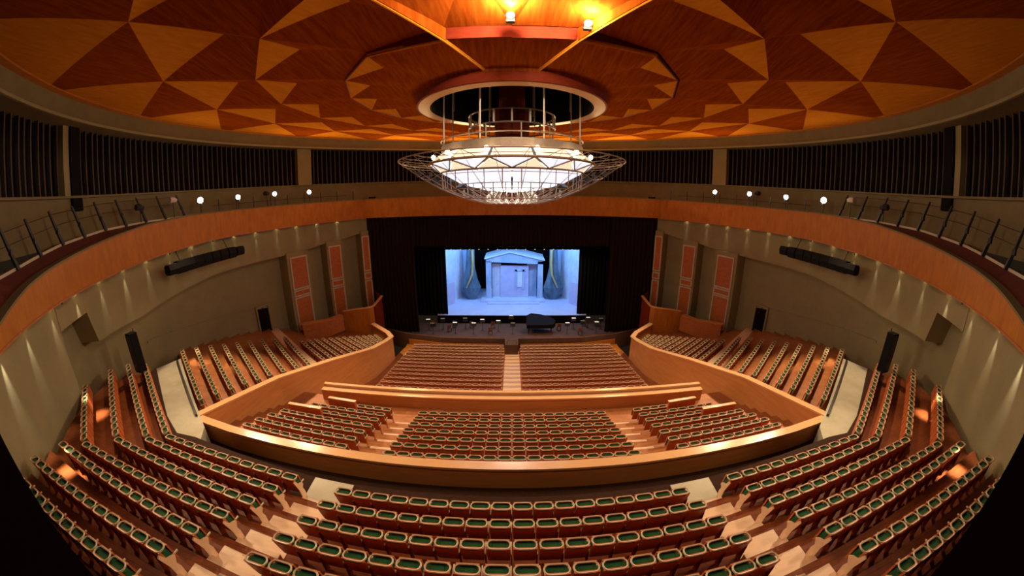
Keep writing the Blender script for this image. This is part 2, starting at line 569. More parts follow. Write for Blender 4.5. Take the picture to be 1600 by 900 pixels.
# ---------------- parapet between terrace and balcony tier
BP = [(-15.0, 10.5), (-12.5, 10.18), (-10, 10.0), (-7.5, 9.87), (-4.7, 9.76), (-2, 9.72), (0, 9.71), (2, 9.72), (4.7, 9.76), (7.5, 9.87), (10, 10.0), (12.5, 10.18), (15.0, 10.5)]
m_ = MB().wallpath([(x, y, 6.36) for x, y in BP], 0.30, 5.0, 1)
o = struct('wall_terrace', m_, M['parapet'], 'curved wooden parapet between terrace and balcony')
c = MB().wallpath([(x, y - 0.06, 6.43, 6.34) for x, y in BP], 0.43, 0, 1)
obj('cap', c, M['cap'], o)['label'] = 'pale glossy oak cap'
# ---------------- parapet between stalls and terrace
SP = [(-12.1, 17.95), (-8, 17.86), (-4, 17.82), (0, 17.8), (4, 17.82), (8, 17.86), (12.1, 17.95)]
m_ = MB().wallpath([(x, y, 4.2) for x, y in SP], 0.62, 0.6, 1)
o = struct('wall_stalls', m_, M['parapet'], 'long wooden parapet between stalls and terrace')
c = MB().wallpath([(x, y - 0.05, 4.27, 4.18) for x, y in SP], 0.40, 0, 1)
obj('cap', c, M['cap'], o)['label'] = 'pale oak cap'
c = MB().wallpath([(x, y + 0.40, 4.45, 4.18) for x, y in SP], 0.24, 0, 1)
obj('cap', c, M['cap'], o)['label'] = 'raised rear cap'
# low partitions of the terrace
for s, sd in SIDES:
    for (x0, y0, x1, y1, z) in ((-12.1, 14.35, -9.95, 14.2, 5.35), (-10.5, 16.0, -8.7, 15.8, 4.9)):
        m_ = MB().wallpath(mx([(x0, y0, z), (x1, y1, z)], s), 0.16, z - 1.1, s)
        o = obj('partition', m_, M['cherry'])
        tag(o, 'low dark red partition with pale cap, %s side of terrace, %s' % (sd, 'beside the wing parapet' if x0 < -11 else 'by the stalls parapet'), 'partition', 'low partitions on the terrace')
        c = MB().wallpath(mx([(x0, y0, z + 0.05, z), (x1, y1, z + 0.05, z)], s), 0.2, 0, s)
        obj('cap', c, M['cap'], o)

# ---------------- walls of the round hall
def interp(K, a):
    if a <= K[0][0]:
        (a0, z0), (a1, z1) = K[0], K[1]
        return z0 + (z1 - z0) * (a - a0) / (a1 - a0)
    for (a0, z0), (a1, z1) in zip(K, K[1:]):
        if a <= a1:
            return z0 + (z1 - z0) * (a - a0) / (a1 - a0)
    return K[-1][1]


def cap_z(a):
    return interp([(41, 13.52), (47.4, 14.12), (52, 14.42), (58, 14.70), (64, 14.98), (77, 15.52), (88, 15.72), (130, 15.72)], abs(a))


def bead_z(a):
    return interp([(40, 12.86), (53, 13.08), (65, 13.26), (78, 13.50), (93, 13.72), (136, 13.72)], abs(a))


def deck_z(a):
    return interp([(40, 14.30), (52, 14.77), (60.7, 15.25), (70, 15.58), (80, 15.68), (136, 15.7)], abs(a))


def edge(a):
    K = [(30, 7.0), (55.0, 7.0), (55.1, 11.7), (61.3, 11.85), (62.3, 10.2), (73.6, 10.1), (92.7, 10.86), (112, 10.95), (119, 11.1), (124, 11.4), (130, 11.7), (137, 12.2)]
    for (a0, z0), (a1, z1) in zip(K, K[1:]):
        if a <= a1:
            return z0 + (z1 - z0) * (a - a0) / (a1 - a0)
    return K[-1][1]


for s, sd in SIDES:
    m_ = MB()
    for a0, a1, n in ((34, 55.0, 10), (55.12, 61.3, 4), (61.3, 62.3, 1), (62.3, 73.6, 5), (73.6, 92.7, 8), (92.7, 112, 8), (112, 119, 3), (119, 124, 2), (124, 136.6, 5)):
        m_.arc(23.75, 25.0, a0 * s, a1 * s, lambda a: edge(abs(a)), lambda a: bead_z(a) + 0.05, n)
    o = struct('wall_' + sd, m_, M['plaster'], 'grey green curved plaster wall on the %s' % sd)
    m_ = MB().arc(25.0, 25.3, 50 * s, 138 * s, 0.5, 13.4, 36)
    obj('recess', m_, M['plaster'], o)['label'] = 'recessed lower wall'
    # faint raised band on the recessed wall
    m_ = MB().arc(24.9, 25.0, 76 * s, 108 * s, lambda a: 7.9 - 0.055 * (abs(a) - 76), lambda a: 8.05 - 0.055 * (abs(a) - 76), 16)
    obj('moulding', m_, M['plaster'], o)
    # dark doorway between wing and wall
    m_ = MB().arc(24.90, 24.98, 104.5 * s, 107.5 * s, 3.0, 6.4, 3)
    d = struct('door_%d' % (1 if s > 0 else 2), m_, M['void'], 'dark open doorway at the foot of the %s wall' % sd)
    m_ = MB().arc(24.8, 24.92, 104.1 * s, 104.5 * s, 3.0, 6.55, 1)
    m_.arc(24.8, 24.92, 107.5 * s, 107.9 * s, 3.0, 6.55, 1)
    m_.arc(24.8, 24.92, 104.1 * s, 107.9 * s, 6.4, 6.6, 2)
    obj('frame', m_, M['plaster'], d)

# pilasters with russet wood panels
np_ = 2
for s, sd in SIDES:
    for k, (a0, a1, zb, zt) in enumerate([(112.6, 118.8, 3.0, 11.1), (124.2, 128.6, 2.6, 11.6), (134.4, 136.7, 2.2, 12.3)]):
        m_ = MB().arc(23.5, 25.1, a0 * s, a1 * s, zb, zt, 3)
        o = struct('trim_%d' % np_, m_, M['plaster'], '%s plaster pilaster with russet panels, %s from the stage' % (sd, ['third', 'second', 'first'][k]))
        np_ += 1
        da = (a1 - a0)
        b0, b1 = a0 + da * 0.16, a1 - da * 0.16
        H = zt - zb
        seg = [(zb + H * 0.04, zb + H * 0.43), (zb + H * 0.47, zb + H * 0.52), (zb + H * 0.56, zb + H * 0.93)]
        for z0, z1 in seg:
            p = MB().arc(23.44, 23.52, b0 * s, b1 * s, z0, z1, 3)
            obj('wood_panel', p, M['panel'], o)
            f = MB()
            t = 0.13
            ta = math.degrees(t / 23.5)
            f.arc(23.36, 23.5, (b0 - ta) * s, b0 * s, z0 - t, z1 + t, 1)
            f.arc(23.36, 23.5, b1 * s, (b1 + ta) * s, z0 - t, z1 + t, 1)
            f.arc(23.36, 23.5, b0 * s, b1 * s, z0 - t, z0, 2)
            f.arc(23.36, 23.5, b0 * s, b1 * s, z1, z1 + t, 2)
            obj('panel_frame', f, M['plaster_pale'], o)

# ---------------- fascia ring of the catwalk
A_ = 135.6


for s, sd in SIDES:
    m_ = MB().arc(23.0, 23.25, 30 * s, A_ * s, bead_z, cap_z, 70)
    o = struct('wall_fascia_' + sd, m_, M['fascia'], 'curved orange wood fascia of the %s catwalk' % sd)
    m_ = MB().arc(22.93, 23.4, 30 * s, A_ * s, cap_z, lambda a: cap_z(a) + 0.09, 70)
    obj('cap', m_, M['beam'], o)['label'] = 'olive grey cap rail'
    m_ = MB().arc(22.96, 23.3, 30 * s, A_ * s, lambda a: bead_z(a) - 0.08, bead_z, 70)
    obj('lower_bead', m_, M['panel'], o)
    # catwalk floor, its pale edge and the soffit
    vs, fs = [], []
    for i in range(71):
        a = 30 + (137.5 - 30) * i / 70
        p, q = polar(23.25, a), polar(24.45, a)
        zi, zo = cap_z(a) - 0.10, max(deck_z(a), cap_z(a) - 0.1)
        vs += [(p[0] * s, p[1], zi), (q[0] * s, q[1], zo), (q[0] * s, q[1], zo - 0.12), (p[0] * s, p[1], zi - 0.12)]
    for i in range(70):
        for j in range(4):
            fs.append((4 * i + j, 4 * i + (j + 1) % 4, 4 * i + 4 + (j + 1) % 4, 4 * i + 4 + j))
    c = struct('floor', MB().add(vs, fs), M['darkred'], 'dark red catwalk floor on the %s' % sd)
    obj('edge_strip', MB().arc(24.40, 24.50, 30 * s, 110 * s, lambda a: deck_z(a) - 0.02, lambda a: deck_z(a) + 0.10, 60), M['plaster_pale'], c)['label'] = 'pale edge strip'
    obj('upper_walk', MB().arc(24.5, 25.3, 30 * s, 137.5 * s, lambda a: deck_z(a) - 0.15, deck_z, 60), M['beam'], c)
    m_ = MB().arc(23.1, 25.2, 30 * s, 137.5 * s, lambda a: bead_z(a) - 0.02, lambda a: bead_z(a) + 0.1, 60)
    struct('ceiling', m_, M['plaster'], 'soffit under the %s catwalk' % sd)
m_ = MB().box(-16.2, 16.2, 37.3, 37.6, 13.70, 15.72)
o = struct('wall_fascia_stage', m_, M['fascia'], 'straight orange wood fascia above the stage opening')
obj('cap', MB().box(-16.2, 16.2, 37.22, 37.7, 15.72, 15.81), M['beam'], o)
struct('floor', MB().box(-16.2, 16.2, 37.6, 47.0, 15.1, 15.25), M['darkred'], 'dark catwalk floor above the stage')

# ---------------- slatted drum above the catwalk
m_ = MB().arc(25.3, 25.5, 25, 335, 15.2, 17.65, 120)
dado = struct('wall_drum_lower', m_, M['beam'], 'olive plaster band behind the catwalk')
obj('ledge', MB().arc(25.1, 25.5, 25, 335, 17.6, 17.72, 120), M['beam'], dado)
m_ = MB().arc(25.9, 26.1, 25, 335, 17.6, 21.9, 120)
drum = struct('wall_drum_upper', m_, M['void'], 'dark slatted drum wall under the ceiling rim')
n_sl = 0
sl = MB().box(-0.055, 0.055, -0.12, 0.12, 0, 4.15).mesh('slat', M['slat'])
for s, sd in SIDES:
    for k in range(0, 126):
        a = 33 + k * 1.17
        if a > 179.5 or n_sl >= 300:
            break
        if 65.0 < a < 68.6 or 119.4 < a < 123.8:
            continue
        p = polar(25.6 - (0.07 if k % 3 == 0 else 0), a)
        link('slat', sl, drum, Vector((p[0] * s, p[1], 17.62)) - drum.location, (0, 0, -R(a) * s))
        n_sl += 1
    for a, wd in ((65.75, 1.1), (121.6, 3.6)):
        m_ = MB().arc(25.2, 25.9, (a - wd / 2) * s, (a + wd / 2) * s, 17.6, 21.9, 2)
        struct('trim_%d' % np_, m_, M['plaster'], '%s olive pier in the slatted drum, %s' % (sd, 'narrow, among the near slats' if a < 80 else 'wide, towards the stage'))
        np_ += 1
    m_ = MB().arc(25.1, 25.5, 66.4 * s, 68.3 * s, 16.9, 21.6, 2)
    struct('trim_%d' % np_, m_, M['void'], 'dark %s ventilation duct beside the near cream pier' % sd)
    np_ += 1

# ---------------- ceiling rim beam
m_ = MB().arc(24.0, 26.2, 20, 340, 21.45, 22.45, 140)
beam = struct('trim_%d' % np_, m_, M['beam'], 'olive cream rim beam around the timber ceiling')
np_ += 1
obj('bead', MB().arc(23.9, 24.05, 20, 340, 21.36, 21.5, 140), M['plaster'], beam)
obj('red_edge', MB().arc(23.55, 24.05, 20, 340, 22.42, 22.56, 140), M['fascia'], beam)

# ---------------- faceted timber ceiling
def dz(x):
    return 0


def facet(parent, pts, m, th=0.06):
    pts = [Vector(p) for p in pts]
    c = sum(pts, Vector()) / len(pts)
    n = (pts[1] - pts[0]).cross(pts[2] - pts[0]).normalized()
    if n.z > 0:
        pts = pts[::-1]
    pts = [c + (p - c) * 0.998 for p in pts]
    up = Vector((0, 0, th))
    k = len(pts)
    mb_ = MB().add(pts + [p + up for p in pts], [tuple(range(k)), tuple(range(2 * k - 1, k - 1, -1))] + [((i + 1) % k, i, k + i, k + (i + 1) % k) for i in range(k)])
    return obj('ceiling_panel', mb_, m, parent)


root = MB().arc(5.25, 5.45, 0, 360, 21.15, 21.5, 72)
ceiling = struct('ceiling', root, M['ceil_shaded'], 'star faceted timber ceiling folding down to the central ring', loc=(0, 21, 21.3))
P1Z = {0: 22.62, 1: 22.62, 2: 22.40, 3: 22.10, 4: 21.85, 5: 21.75, 6: 21.75, 7: 21.75, 8: 21.75}
P2Z = {0: 22.35, 1: 22.2, 2: 21.98, 3: 21.82, 4: 21.7, 5: 21.65, 6: 21.65, 7: 21.65, 8: 21.65}
for s, sd in SIDES:
    for k in range(9):
        a0, a1 = 20.0 * k, 20.0 * (k + 1)

        def P(r, a, z):
            p = polar(r, a)
            return (p[0] * s, p[1], z)
        Ra, Rm, Rb = P(23.8, a0, 22.5), P(23.8, a0 + 18, 22.5), P(23.8, a1, 22.5)
        N1a, N1b = P(18, a0, 22.0), P(18, a1, 22.0)
        N2a, N2b = P(13.5, a0, 21.66), P(13.5, a1, 21.66)
        A3 = {0: 0, 1: 17, 2: 39}
        R3 = {0: 8.03, 1: 8.4}
        Z3 = {0: 22.0, 1: 22.0, 2: 21.72}
        o3a, o3b = P(R3.get(k, 9.2) + .08, A3.get(k, a0), Z3.get(k, 21.6)), P(R3.get(k + 1, 9.2) + .08, A3.get(k + 1, a1), Z3.get(k + 1, 21.6))
        i3a, i3b = P(R3.get(k, 9.2), A3.get(k, a0), 21.56), P(R3.get(k + 1, 9.2), A3.get(k + 1, a1), 21.56)
        ca, cb, cm = P(5.45, a0, 21.3), P(5.45, a1, 21.3), P(5.45, (a0 + a1) / 2, 21.3)
        p1 = P(14.7, a0 + 6, P1Z[k])
        p2 = P(11.65, a0 + 6, P2Z[k])
        p3 = P(7.9, a0 + 6, 21.62)
        Lm, Dm = M['ceil_lit'], M['ceil_shaded']
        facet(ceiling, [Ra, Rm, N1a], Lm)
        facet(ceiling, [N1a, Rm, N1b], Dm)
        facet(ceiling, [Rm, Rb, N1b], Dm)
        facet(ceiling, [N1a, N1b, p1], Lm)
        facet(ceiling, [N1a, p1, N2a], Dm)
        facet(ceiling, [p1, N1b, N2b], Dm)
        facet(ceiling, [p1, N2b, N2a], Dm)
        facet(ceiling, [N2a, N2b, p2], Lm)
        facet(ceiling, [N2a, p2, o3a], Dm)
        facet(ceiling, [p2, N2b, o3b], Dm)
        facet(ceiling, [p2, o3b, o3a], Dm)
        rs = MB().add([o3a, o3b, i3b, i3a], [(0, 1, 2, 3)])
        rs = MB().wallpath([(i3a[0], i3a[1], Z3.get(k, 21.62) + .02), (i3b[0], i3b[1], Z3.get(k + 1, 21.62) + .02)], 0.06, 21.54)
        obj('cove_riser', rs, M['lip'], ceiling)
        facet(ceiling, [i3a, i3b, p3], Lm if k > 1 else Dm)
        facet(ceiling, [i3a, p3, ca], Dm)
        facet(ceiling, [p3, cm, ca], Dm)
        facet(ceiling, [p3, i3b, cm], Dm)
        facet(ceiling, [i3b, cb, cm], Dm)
for s, sd in SIDES:
    for pts in ([(8.38, 17, 21.54), (13.4, 19.5, 21.6)], [(5.45, 13, 21.3), (8.38, 17, 21.54)], [(8.38, 17, 21.56), (9.2, 39, 21.6)]):
        (r0, a0, z0), (r1, a1, z1) = pts
        q0, q1 = polar(r0, a0), polar(r1, a1)
        h = 0.45 if r1 > 10 else 0.05
        fb = MB().wallpath(mx([(q0[0], q0[1], z0 + h, z0 - .04), (q1[0], q1[1], z1 + (0.25 if r1 > 10 else .05), z1 - .04)], s), 0.07, 0, s)
        obj('ridge_fin', fb, M['ceil_shaded'] if r1 > 10 else M['ceil_lit'], ceiling)
        obj('ridge_edge', MB().tube(mx([(q0[0], q0[1], z0 - .05), (q1[0], q1[1], z1 - .05)], s), 0.045, 5), M['ceil_lit'], ceiling)
# central ring
m_ = MB().arc(4.68, 5.32, 0, 360, 20.70, 20.76, 72)
ringo = struct('trim_%d' % np_, m_, M['cap'], 'pale underside ring around the chandelier opening', loc=(0, 21, 20.7))
np_ += 1
obj('outer_lip', MB().arc(5.28, 5.42, 0, 360, 20.72, 21.35, 72), M['lip'], ringo)['label'] = 'deep red outer lip'
obj('shaft', MB().arc(4.62, 4.70, 0, 360, 20.72, 25.5, 48), M['void'], ringo)['label'] = 'dark shaft lining'
obj('shaft_roof', MB().arc(0.02, 4.7, 0, 360, 25.4, 25.5, 48), M['void'], ringo)
for a in (20, 60, 120, 160, 200, 240, 300, 340):
    p0, p1 = polar(4.3, a, 21.2), polar(4.3, a, 25.4)
    obj('pipe', MB().tube([p0, p1], 0.06, 6), M['bar'], ringo)
# roof slab over everything keeps the void dark
struct('ceiling', MB().arc(5.5, 26.6, 0, 360, 23.6, 23.7, 48), M['void'], 'dark roof deck above the timber ceiling')

# ================================================================== STAGE
def drape(name, x0, x1, y, z0, z1, m, label, pleat=0.45, depth=0.12):
    n = max(4, int(abs(x1 - x0) / pleat) * 4)
    vs, fs = [], []
    for i in range(n + 1):
        x = x0 + (x1 - x0) * i / n
        dy = depth * math.sin(i * PI / 2) * (0.8 + 0.4 * ((i * 7919) % 13) / 13)
        for yy in (y + dy, y + dy + 0.06):
            vs += [(x, yy, z0), (x, yy, z1)]
    for i in range(n):
        k = 4 * i
        fs += [(k, k + 4, k + 5, k + 1), (k + 2, k + 3, k + 7, k + 6), (k, k + 2, k + 6, k + 4), (k + 1, k + 5, k + 7, k + 3)]
    fs += [(0, 1, 3, 2), (4 * n, 4 * n + 2, 4 * n + 3, 4 * n + 1)]
    o = obj(name, MB().add(vs, fs), m)
    return tag(o, label, 'curtain')


struct('wall_stage', MB().box(-17.5, -16.2, 38.4, 39.2, -2, 15.2).box(16.2, 17.5, 38.4, 39.2, -2, 15.2).box(-17.5, 17.5, 38.9, 39.3, 13.7, 15.2), M['void'], 'dark proscenium frame around the stage')
drape('stage_curtain', -16.4, -10.9, 38.3, 0.2, 13.7, M['black'], 'wide black side curtain left of the stage opening')
drape('stage_curtain', 10.9, 16.4, 38.3, 0.2, 13.7, M['black'], 'wide black side curtain right of the stage opening')
drape('stage_curtain', -11.3, 11.3, 38.6, 10.3, 13.7, M['black'], 'black header curtain across the top of the stage opening')
drape('side_curtain', -12.5, -8.1, 42.3, 0.9, 10.6, M['black2'], 'narrow inner black leg at the left edge of the set')
drape('side_curtain', 8.2, 12.5, 42.3, 0.9, 10.6, M['black2'], 'narrow inner black leg at the right edge of the set')
drape('stage_border', -12, 12, 41.7, 9.4, 11.5, M['black2'], 'inner black border above the blue set')
struct('wall_stage_back', MB().box(-16, 16, 56, 56.3, -1, 16).box(-16.2, -16, 39, 56, -1, 16).box(16, 16.2, 39, 56, -1, 16).box(-16.2, 16.2, 39.3, 56, 15.25, 15.3), M['void'], 'black walls around the stage house')
# blue stage deck
m_ = MB().prism([(-9.35, 41.9), (9.35, 41.9), (9.9, 43.5), (10.5, 55), (-10.5, 55), (-9.9, 43.5)], 0.3, 1.1)
deck = struct('floor', m_, M['stagefloor'], 'pale blue stage deck')
obj('deck_front', MB().box(-9.4, 9.4, 41.8, 41.9, 0.0, 1.03), M['void'], deck)
# pavilion
pv = thing('pavilion', 'blue white gabled pavilion scenery in the middle of the stage', 'scenery', (0, 49, 1.1))
PX0, PX1 = -3.65, 4.35
m_ = MB()
fr = [(PX0, 48.6, 6.6), (PX1, 48.6, 6.3), (PX1, 48.6, 6.95), (-0.3, 48.6, 7.95), (PX0, 48.6, 7.15)]
m_.add(fr + [(x, 49.0, z) for x, y, z in fr], [(0, 1, 2, 3, 4), (9, 8, 7, 6, 5)] + [(i, 5 + i, 5 + (i + 1) % 5, (i + 1) % 5) for i in range(5)])
obj('gable', m_, M['flat_blue'], pv)
m_ = MB()
m_.add([(PX0 - .2, 48.4, 7.15), (-0.3, 48.4, 8.1), (-0.3, 52.5, 8.3), (PX0 - .2, 52.5, 7.3), (PX1 + .2, 48.4, 6.95), (PX1 + .2, 52.5, 7.1),
        (PX0 - .2, 48.4, 7.0), (-0.3, 48.4, 7.95), (-0.3, 52.5, 8.15), (PX0 - .2, 52.5, 7.15), (PX1 + .2, 48.4, 6.8), (PX1 + .2, 52.5, 6.95)],
       [(0, 1, 2, 3), (1, 4, 5, 2), (9, 8, 7, 6), (8, 11, 10, 7), (0, 6, 7, 1), (1, 7, 10, 4), (4, 10, 11, 5), (3, 9, 6, 0)])
obj('roof', m_, M['flat_pale'], pv)
for x0, x1 in ((PX0, PX0 + 0.75), (PX1 - 0.75, PX1)):
    obj('corner_post', MB().box(x0, x1, 48.6, 49.1, 1.1, 6.7), M['flat_blue'], pv)
obj('wing_panel', MB().box(PX0 + 0.8, PX0 + 2.1, 49.6, 49.7, 1.3, 6.2), M['flat_pale'], pv)
obj('wing_panel', MB().box(PX1 - 2.2, PX1 - 0.8, 49.8, 49.9, 1.3, 6.2), M['flat_blue'], pv)
obj('back_panel', MB().box(PX0 + 2.0, PX1 - 2.0, 49.2, 49.35, 1.1, 6.0), M['flat_violet'], pv)
obj('doorway', MB().box(0.75, 1.45, 49.08, 49.2, 2.9, 5.1), M['flat_pale'], pv)['label'] = 'pale lilac doorway'
obj('door_surround', MB().box(0.45, 0.72, 49.05, 49.2, 2.6, 5.5).box(1.48, 1.75, 49.05, 49.2, 2.6, 5.5).box(0.45, 1.75, 49.05, 49.2, 5.15, 5.45), M['flat_blue'], pv)
obj('plinth', MB().box(-4.4, 4.6, 47.2, 52.5, 1.1, 1.35).box(-3.4, 3.8, 46.4, 47.2, 1.1, 1.24), M['stagefloor'], pv)
# painted flats, left and right
for s, sd in SIDES:
    o = obj('scenery_flat', MB().wallpath(mx([(-9.2, 46.5, 9.3), (-7.2, 50.5, 9.3)], s), 0.15, 1.1, s), M['flat_pale'])
    tag(o, 'bright icy blue painted flat at the %s edge of the set' % sd, 'scenery', 'painted flats')
    o = obj('scenery_flat', MB().wallpath(mx([(-8.3, 50.8, 9.3), (-5.6, 52.0, 9.3)], s), 0.15, 1.1, s), M['flat_blue'])
    tag(o, 'mid blue painted flat behind the %s draped column' % sd, 'scenery', 'painted flats')
    o = obj('scenery_flat', MB().wallpath(mx([(-8.9, 45.2, 4.2), (-7.9, 47.0, 4.2)], s), 0.12, 1.1, s), M['flat_violet'])
    tag(o, 'low lilac painted flat at the front %s of the set' % sd, 'scenery', 'painted flats')
    t = thing('draped_column', 'dark teal hanging drape with gold streak %s of the pavilion' % sd, 'scenery', (-5.9 * s, 49, 1.1), 0, 'hanging drapes on the set')
    d = MB()
    prof = [(0.35, 9.2), (0.5, 7.5), (0.62, 5.6), (0.95, 4.0), (1.35, 2.9), (1.1, 2.0), (0.5, 1.1)]
    vs, fs = [], []
    for j, (r, z) in enumerate(prof):
        for i in range(16):
            rr = r * (1 + 0.16 * (i % 2))
            vs.append((-5.9 * s + rr * math.cos(2 * PI * i / 16), 49 + 0.5 * rr * math.sin(2 * PI * i / 16), z))
    for j in range(len(prof) - 1):
        for i in range(16):
            k = (i + 1) % 16
            fs.append((j * 16 + i, j * 16 + k, (j + 1) * 16 + k, (j + 1) * 16 + i))
    obj('drape', d.add(vs, fs), M['flat_teal'], t)
    obj('gold_streak', MB().tube([(-5.6 * s, 48.62, 9.2), (-5.45 * s, 48.5, 6.5), (-5.6 * s, 48.4, 4.8), (-6.4 * s, 48.1, 3.0)], [0.16, 0.2, 0.16, 0.06], 6), M['gold'], t)
# stage lighting: border lamps over the set, blue
BL = (0.25, 0.50, 1.0)
for i, (x, y, z, tx, ty, tz, e) in enumerate([(-7, 43.2, 11.6, -4, 49, 2, 900), (0, 43.2, 11.6, 0, 49, 3, 1100), (7, 43.2, 11.6, 4, 49, 2, 900),
                                             (-4, 46.5, 11.8, -8, 49, 7, 700), (4, 46.5, 11.8, 8, 49, 7, 700)]):
    t = thing('stage_lamp', ['black stage lamp above the left of the set', 'black stage lamp above the centre of the set', 'black stage lamp above the right of the set',
                             'black stage lamp upstage left aimed at the icy flat', 'black stage lamp upstage right aimed at the icy flat'][i], 'lamp', (x, y, z), 0, 'stage lamps over the set')
    obj('housing', MB().lathe([(0.05, z + 0.5), (0.22, z + 0.45), (0.26, z + 0.1), (0.24, z + 0.08)], 12, (x, y)), M['metal_black'], t)
    light('beam', 'AREA', (x, y, z), e * 0.52, BL, t, (tx, ty, tz), size=1.6)

for i in range(14):
    x = -7.2 + i * 1.1
    t = thing('par_can', 'small can lamp in the row above the blue set, %s from the left' % ORD[i], 'lamp', (x, 41.4, 9.45), 0, 'can lamps above the set')
    obj('housing', MB().tube([(x, 41.4, 9.75), (x, 41.4, 9.5)], [0.10, 0.13], 8), M['metal_black'], t)
    obj('lens', MB().tube([(x, 41.36, 9.52), (x, 41.3, 9.44)], 0.07, 8), M['music'], t)
obj_rail = MB().tube([(-8, 41.4, 9.78), (8, 41.4, 9.78)], 0.03, 5)
tag(obj('lighting_bar', obj_rail, M['metal_black']), 'long black bar carrying the can lamps above the set', 'bar')

# ---------------- orchestra pit
m_ = MB().prism([(-11.5, 36.0), (-7.6, 35.1), (0, 34.95), (7.6, 35.1), (11.5, 36.0), (12.5, 41.9), (-12.5, 41.9)], -0.9, 0.05)
struct('floor', m_, M['pit'], 'dark orchestra pit floor')
PR = [(-14.8, 37.4), (-11.6, 35.95), (-7.6, 35.0), (-3.6, 34.85), (-0.75, 34.8), (-0.72, 33.2), (0.62, 33.2), (0.65, 34.8), (3.6, 34.85), (7.6, 35.0), (11.6, 35.95), (14.8, 37.4)]
m_ = MB().wallpath([(x, y, 0.92) for x, y in PR], 0.18, -1.0, 1)
o = struct('wall_pit', m_, M['pit'], 'dark curved pit rail with the conductor bay in the middle')
for s, sd in SIDES:
    m_ = MB().wallpath(mx([(-11.5, 35.75, 0.35), (-7.6, 34.8, 0.35), (-3.6, 34.65, 0.35), (-0.9, 34.6, 0.35)], s), 0.1, -0.7, s)
    obj('skirt', m_, M['fascia'], o)['label'] = 'orange wood skirt facing the stalls'
    m_ = MB().prism(mx([(-11.7, 33.6), (-0.75, 33.6), (-0.75, 34.7), (-7.6, 34.75), (-11.7, 35.7)], s), -0.3, -0.22)
    obj('front_strip', m_, M['fascia'], o)
pd = thing('conductor_podium', 'small dark conductor podium in the bay of the pit rail', 'podium', (0, 34.6, -0.3))
obj('platform', MB().box(-0.55, 0.5, 33.4, 34.7, -0.3, 0.25), M['metal_black'], pd)
obj('rail', MB().tube([(-0.5, 33.45, 0.25), (-0.5, 33.45, 1.25), (0.45, 33.45, 1.25), (0.45, 33.45, 0.25)], 0.03, 6), M['metal_black'], pd)
# music stands, chairs
STANDS = [(-10.0, 39.3, 1), (-9.2, 38.0, 0), (-8.3, 39.6, 0), (-6.6, 38.3, 1), (-5.6, 39.8, 0), (-4.4, 38.2, 1), (-3.5, 39.4, 1), (-1.6, 39.0, 1), (-0.1, 40.8, 1), (0.1, 38.2, 0),
          (6.4, 38.2, 1), (7.4, 39.8, 1), (8.3, 38.8, 0), (9.2, 40.0, 1), (9.9, 38.4, 1), (10.7, 39.6, 0)]
ref = {0: 'left end', 1: 'right end'}
for i, (x, y, lit) in enumerate(STANDS):
    t = thing('music_stand', 'music stand in the orchestra pit, %s from the left, %s' % (ORD[i], 'sheet lit' if lit else 'sheet unlit'), 'music stand', (x, y, 0.05), 0, 'music stands in the pit')
    obj('pole', MB().tube([(x, y, 0.05), (x, y, 1.1)], 0.03, 5), M['metal_black'], t)
    obj('desk', MB().add([(x - .3, y - .1, 1.05), (x + .3, y - .1, 1.05), (x + .3, y + .12, 1.45), (x - .3, y + .12, 1.45), (x - .3, y - .06, 1.03), (x + .3, y - .06, 1.03), (x + .3, y + .16, 1.43), (x - .3, y + .16, 1.43)],
                      [(0, 1, 2, 3), (7, 6, 5, 4), (0, 4, 5, 1), (1, 5, 6, 2), (2, 6, 7, 3), (3, 7, 4, 0)]), M['metal_black'], t)
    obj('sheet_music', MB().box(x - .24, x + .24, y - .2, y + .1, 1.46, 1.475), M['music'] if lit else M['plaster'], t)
    obj('base', MB().tube([(x - .2, y - .15, .08), (x, y, .2), (x + .2, y - .15, .08)], .02, 4), M['metal_black'], t)
for i, (x, y) in enumerate([(-9.6, 40.5), (-7.4, 39.0), (-7.0, 40.4), (-4.9, 40.3), (-2.5, 38.2), (-2.3, 40.2), (5.6, 39.5), (8.9, 40.8), (7.9, 38.0), (10.5, 40.6)]):
    t = thing('orchestra_chair', 'brown orchestra chair in the pit, %s from the left' % ORD[sorted([-9.6, -7.4, -7.0, -4.9, -2.5, -2.3, 5.6, 8.9, 7.9, 10.5]).index(x)], 'chair', (x, y, 0.05), 0, 'orchestra chairs')
    obj('seat', MB().box(x - .22, x + .22, y - .22, y + .22, .48, .54), M['skin'], t)
    obj('backrest', MB().box(x - .22, x + .22, y - .24, y - .2, .54, .95), M['skin'], t)
    for dx, dy in ((-.2, -.2), (.2, -.2), (-.2, .2), (.2, .2)):
        obj('leg', MB().box(x + dx - .02, x + dx + .02, y + dy - .02, y + dy + .02, .05, .48), M['metal_black'], t)
# grand piano
t = thing('grand_piano', 'black grand piano in the right half of the pit', 'piano', (3.4, 39.2, 0.05))
body = [(1.7, 38.2), (1.7, 39.9), (2.3, 40.3), (3.4, 40.1), (4.6, 39.6), (5.1, 39.0), (4.8, 38.3), (4.0, 38.2)]
obj('case', MB().prism(body, 0.75, 1.15), M['speaker'], t)
obj('lid', MB().prism([(x, y, 1.18 + 0.35 * (y - 38.2)) for x, y in body], 1.16, 1.3), M['speaker'], t)
for x, y in ((1.95, 38.4), (1.95, 39.7), (4.6, 38.9)):
    obj('leg', MB().tube([(x, y, .05), (x, y, .75)], [.05, .09], 6), M['metal_black'], t)
light('pit_light', 'AREA', (-5, 40.5, 9.0), 190, WARM, None, (-5, 39, 0), size=3)
light('pit_light', 'AREA', (6, 40.5, 9.0), 190, WARM, None, (6, 39, 0), size=3)

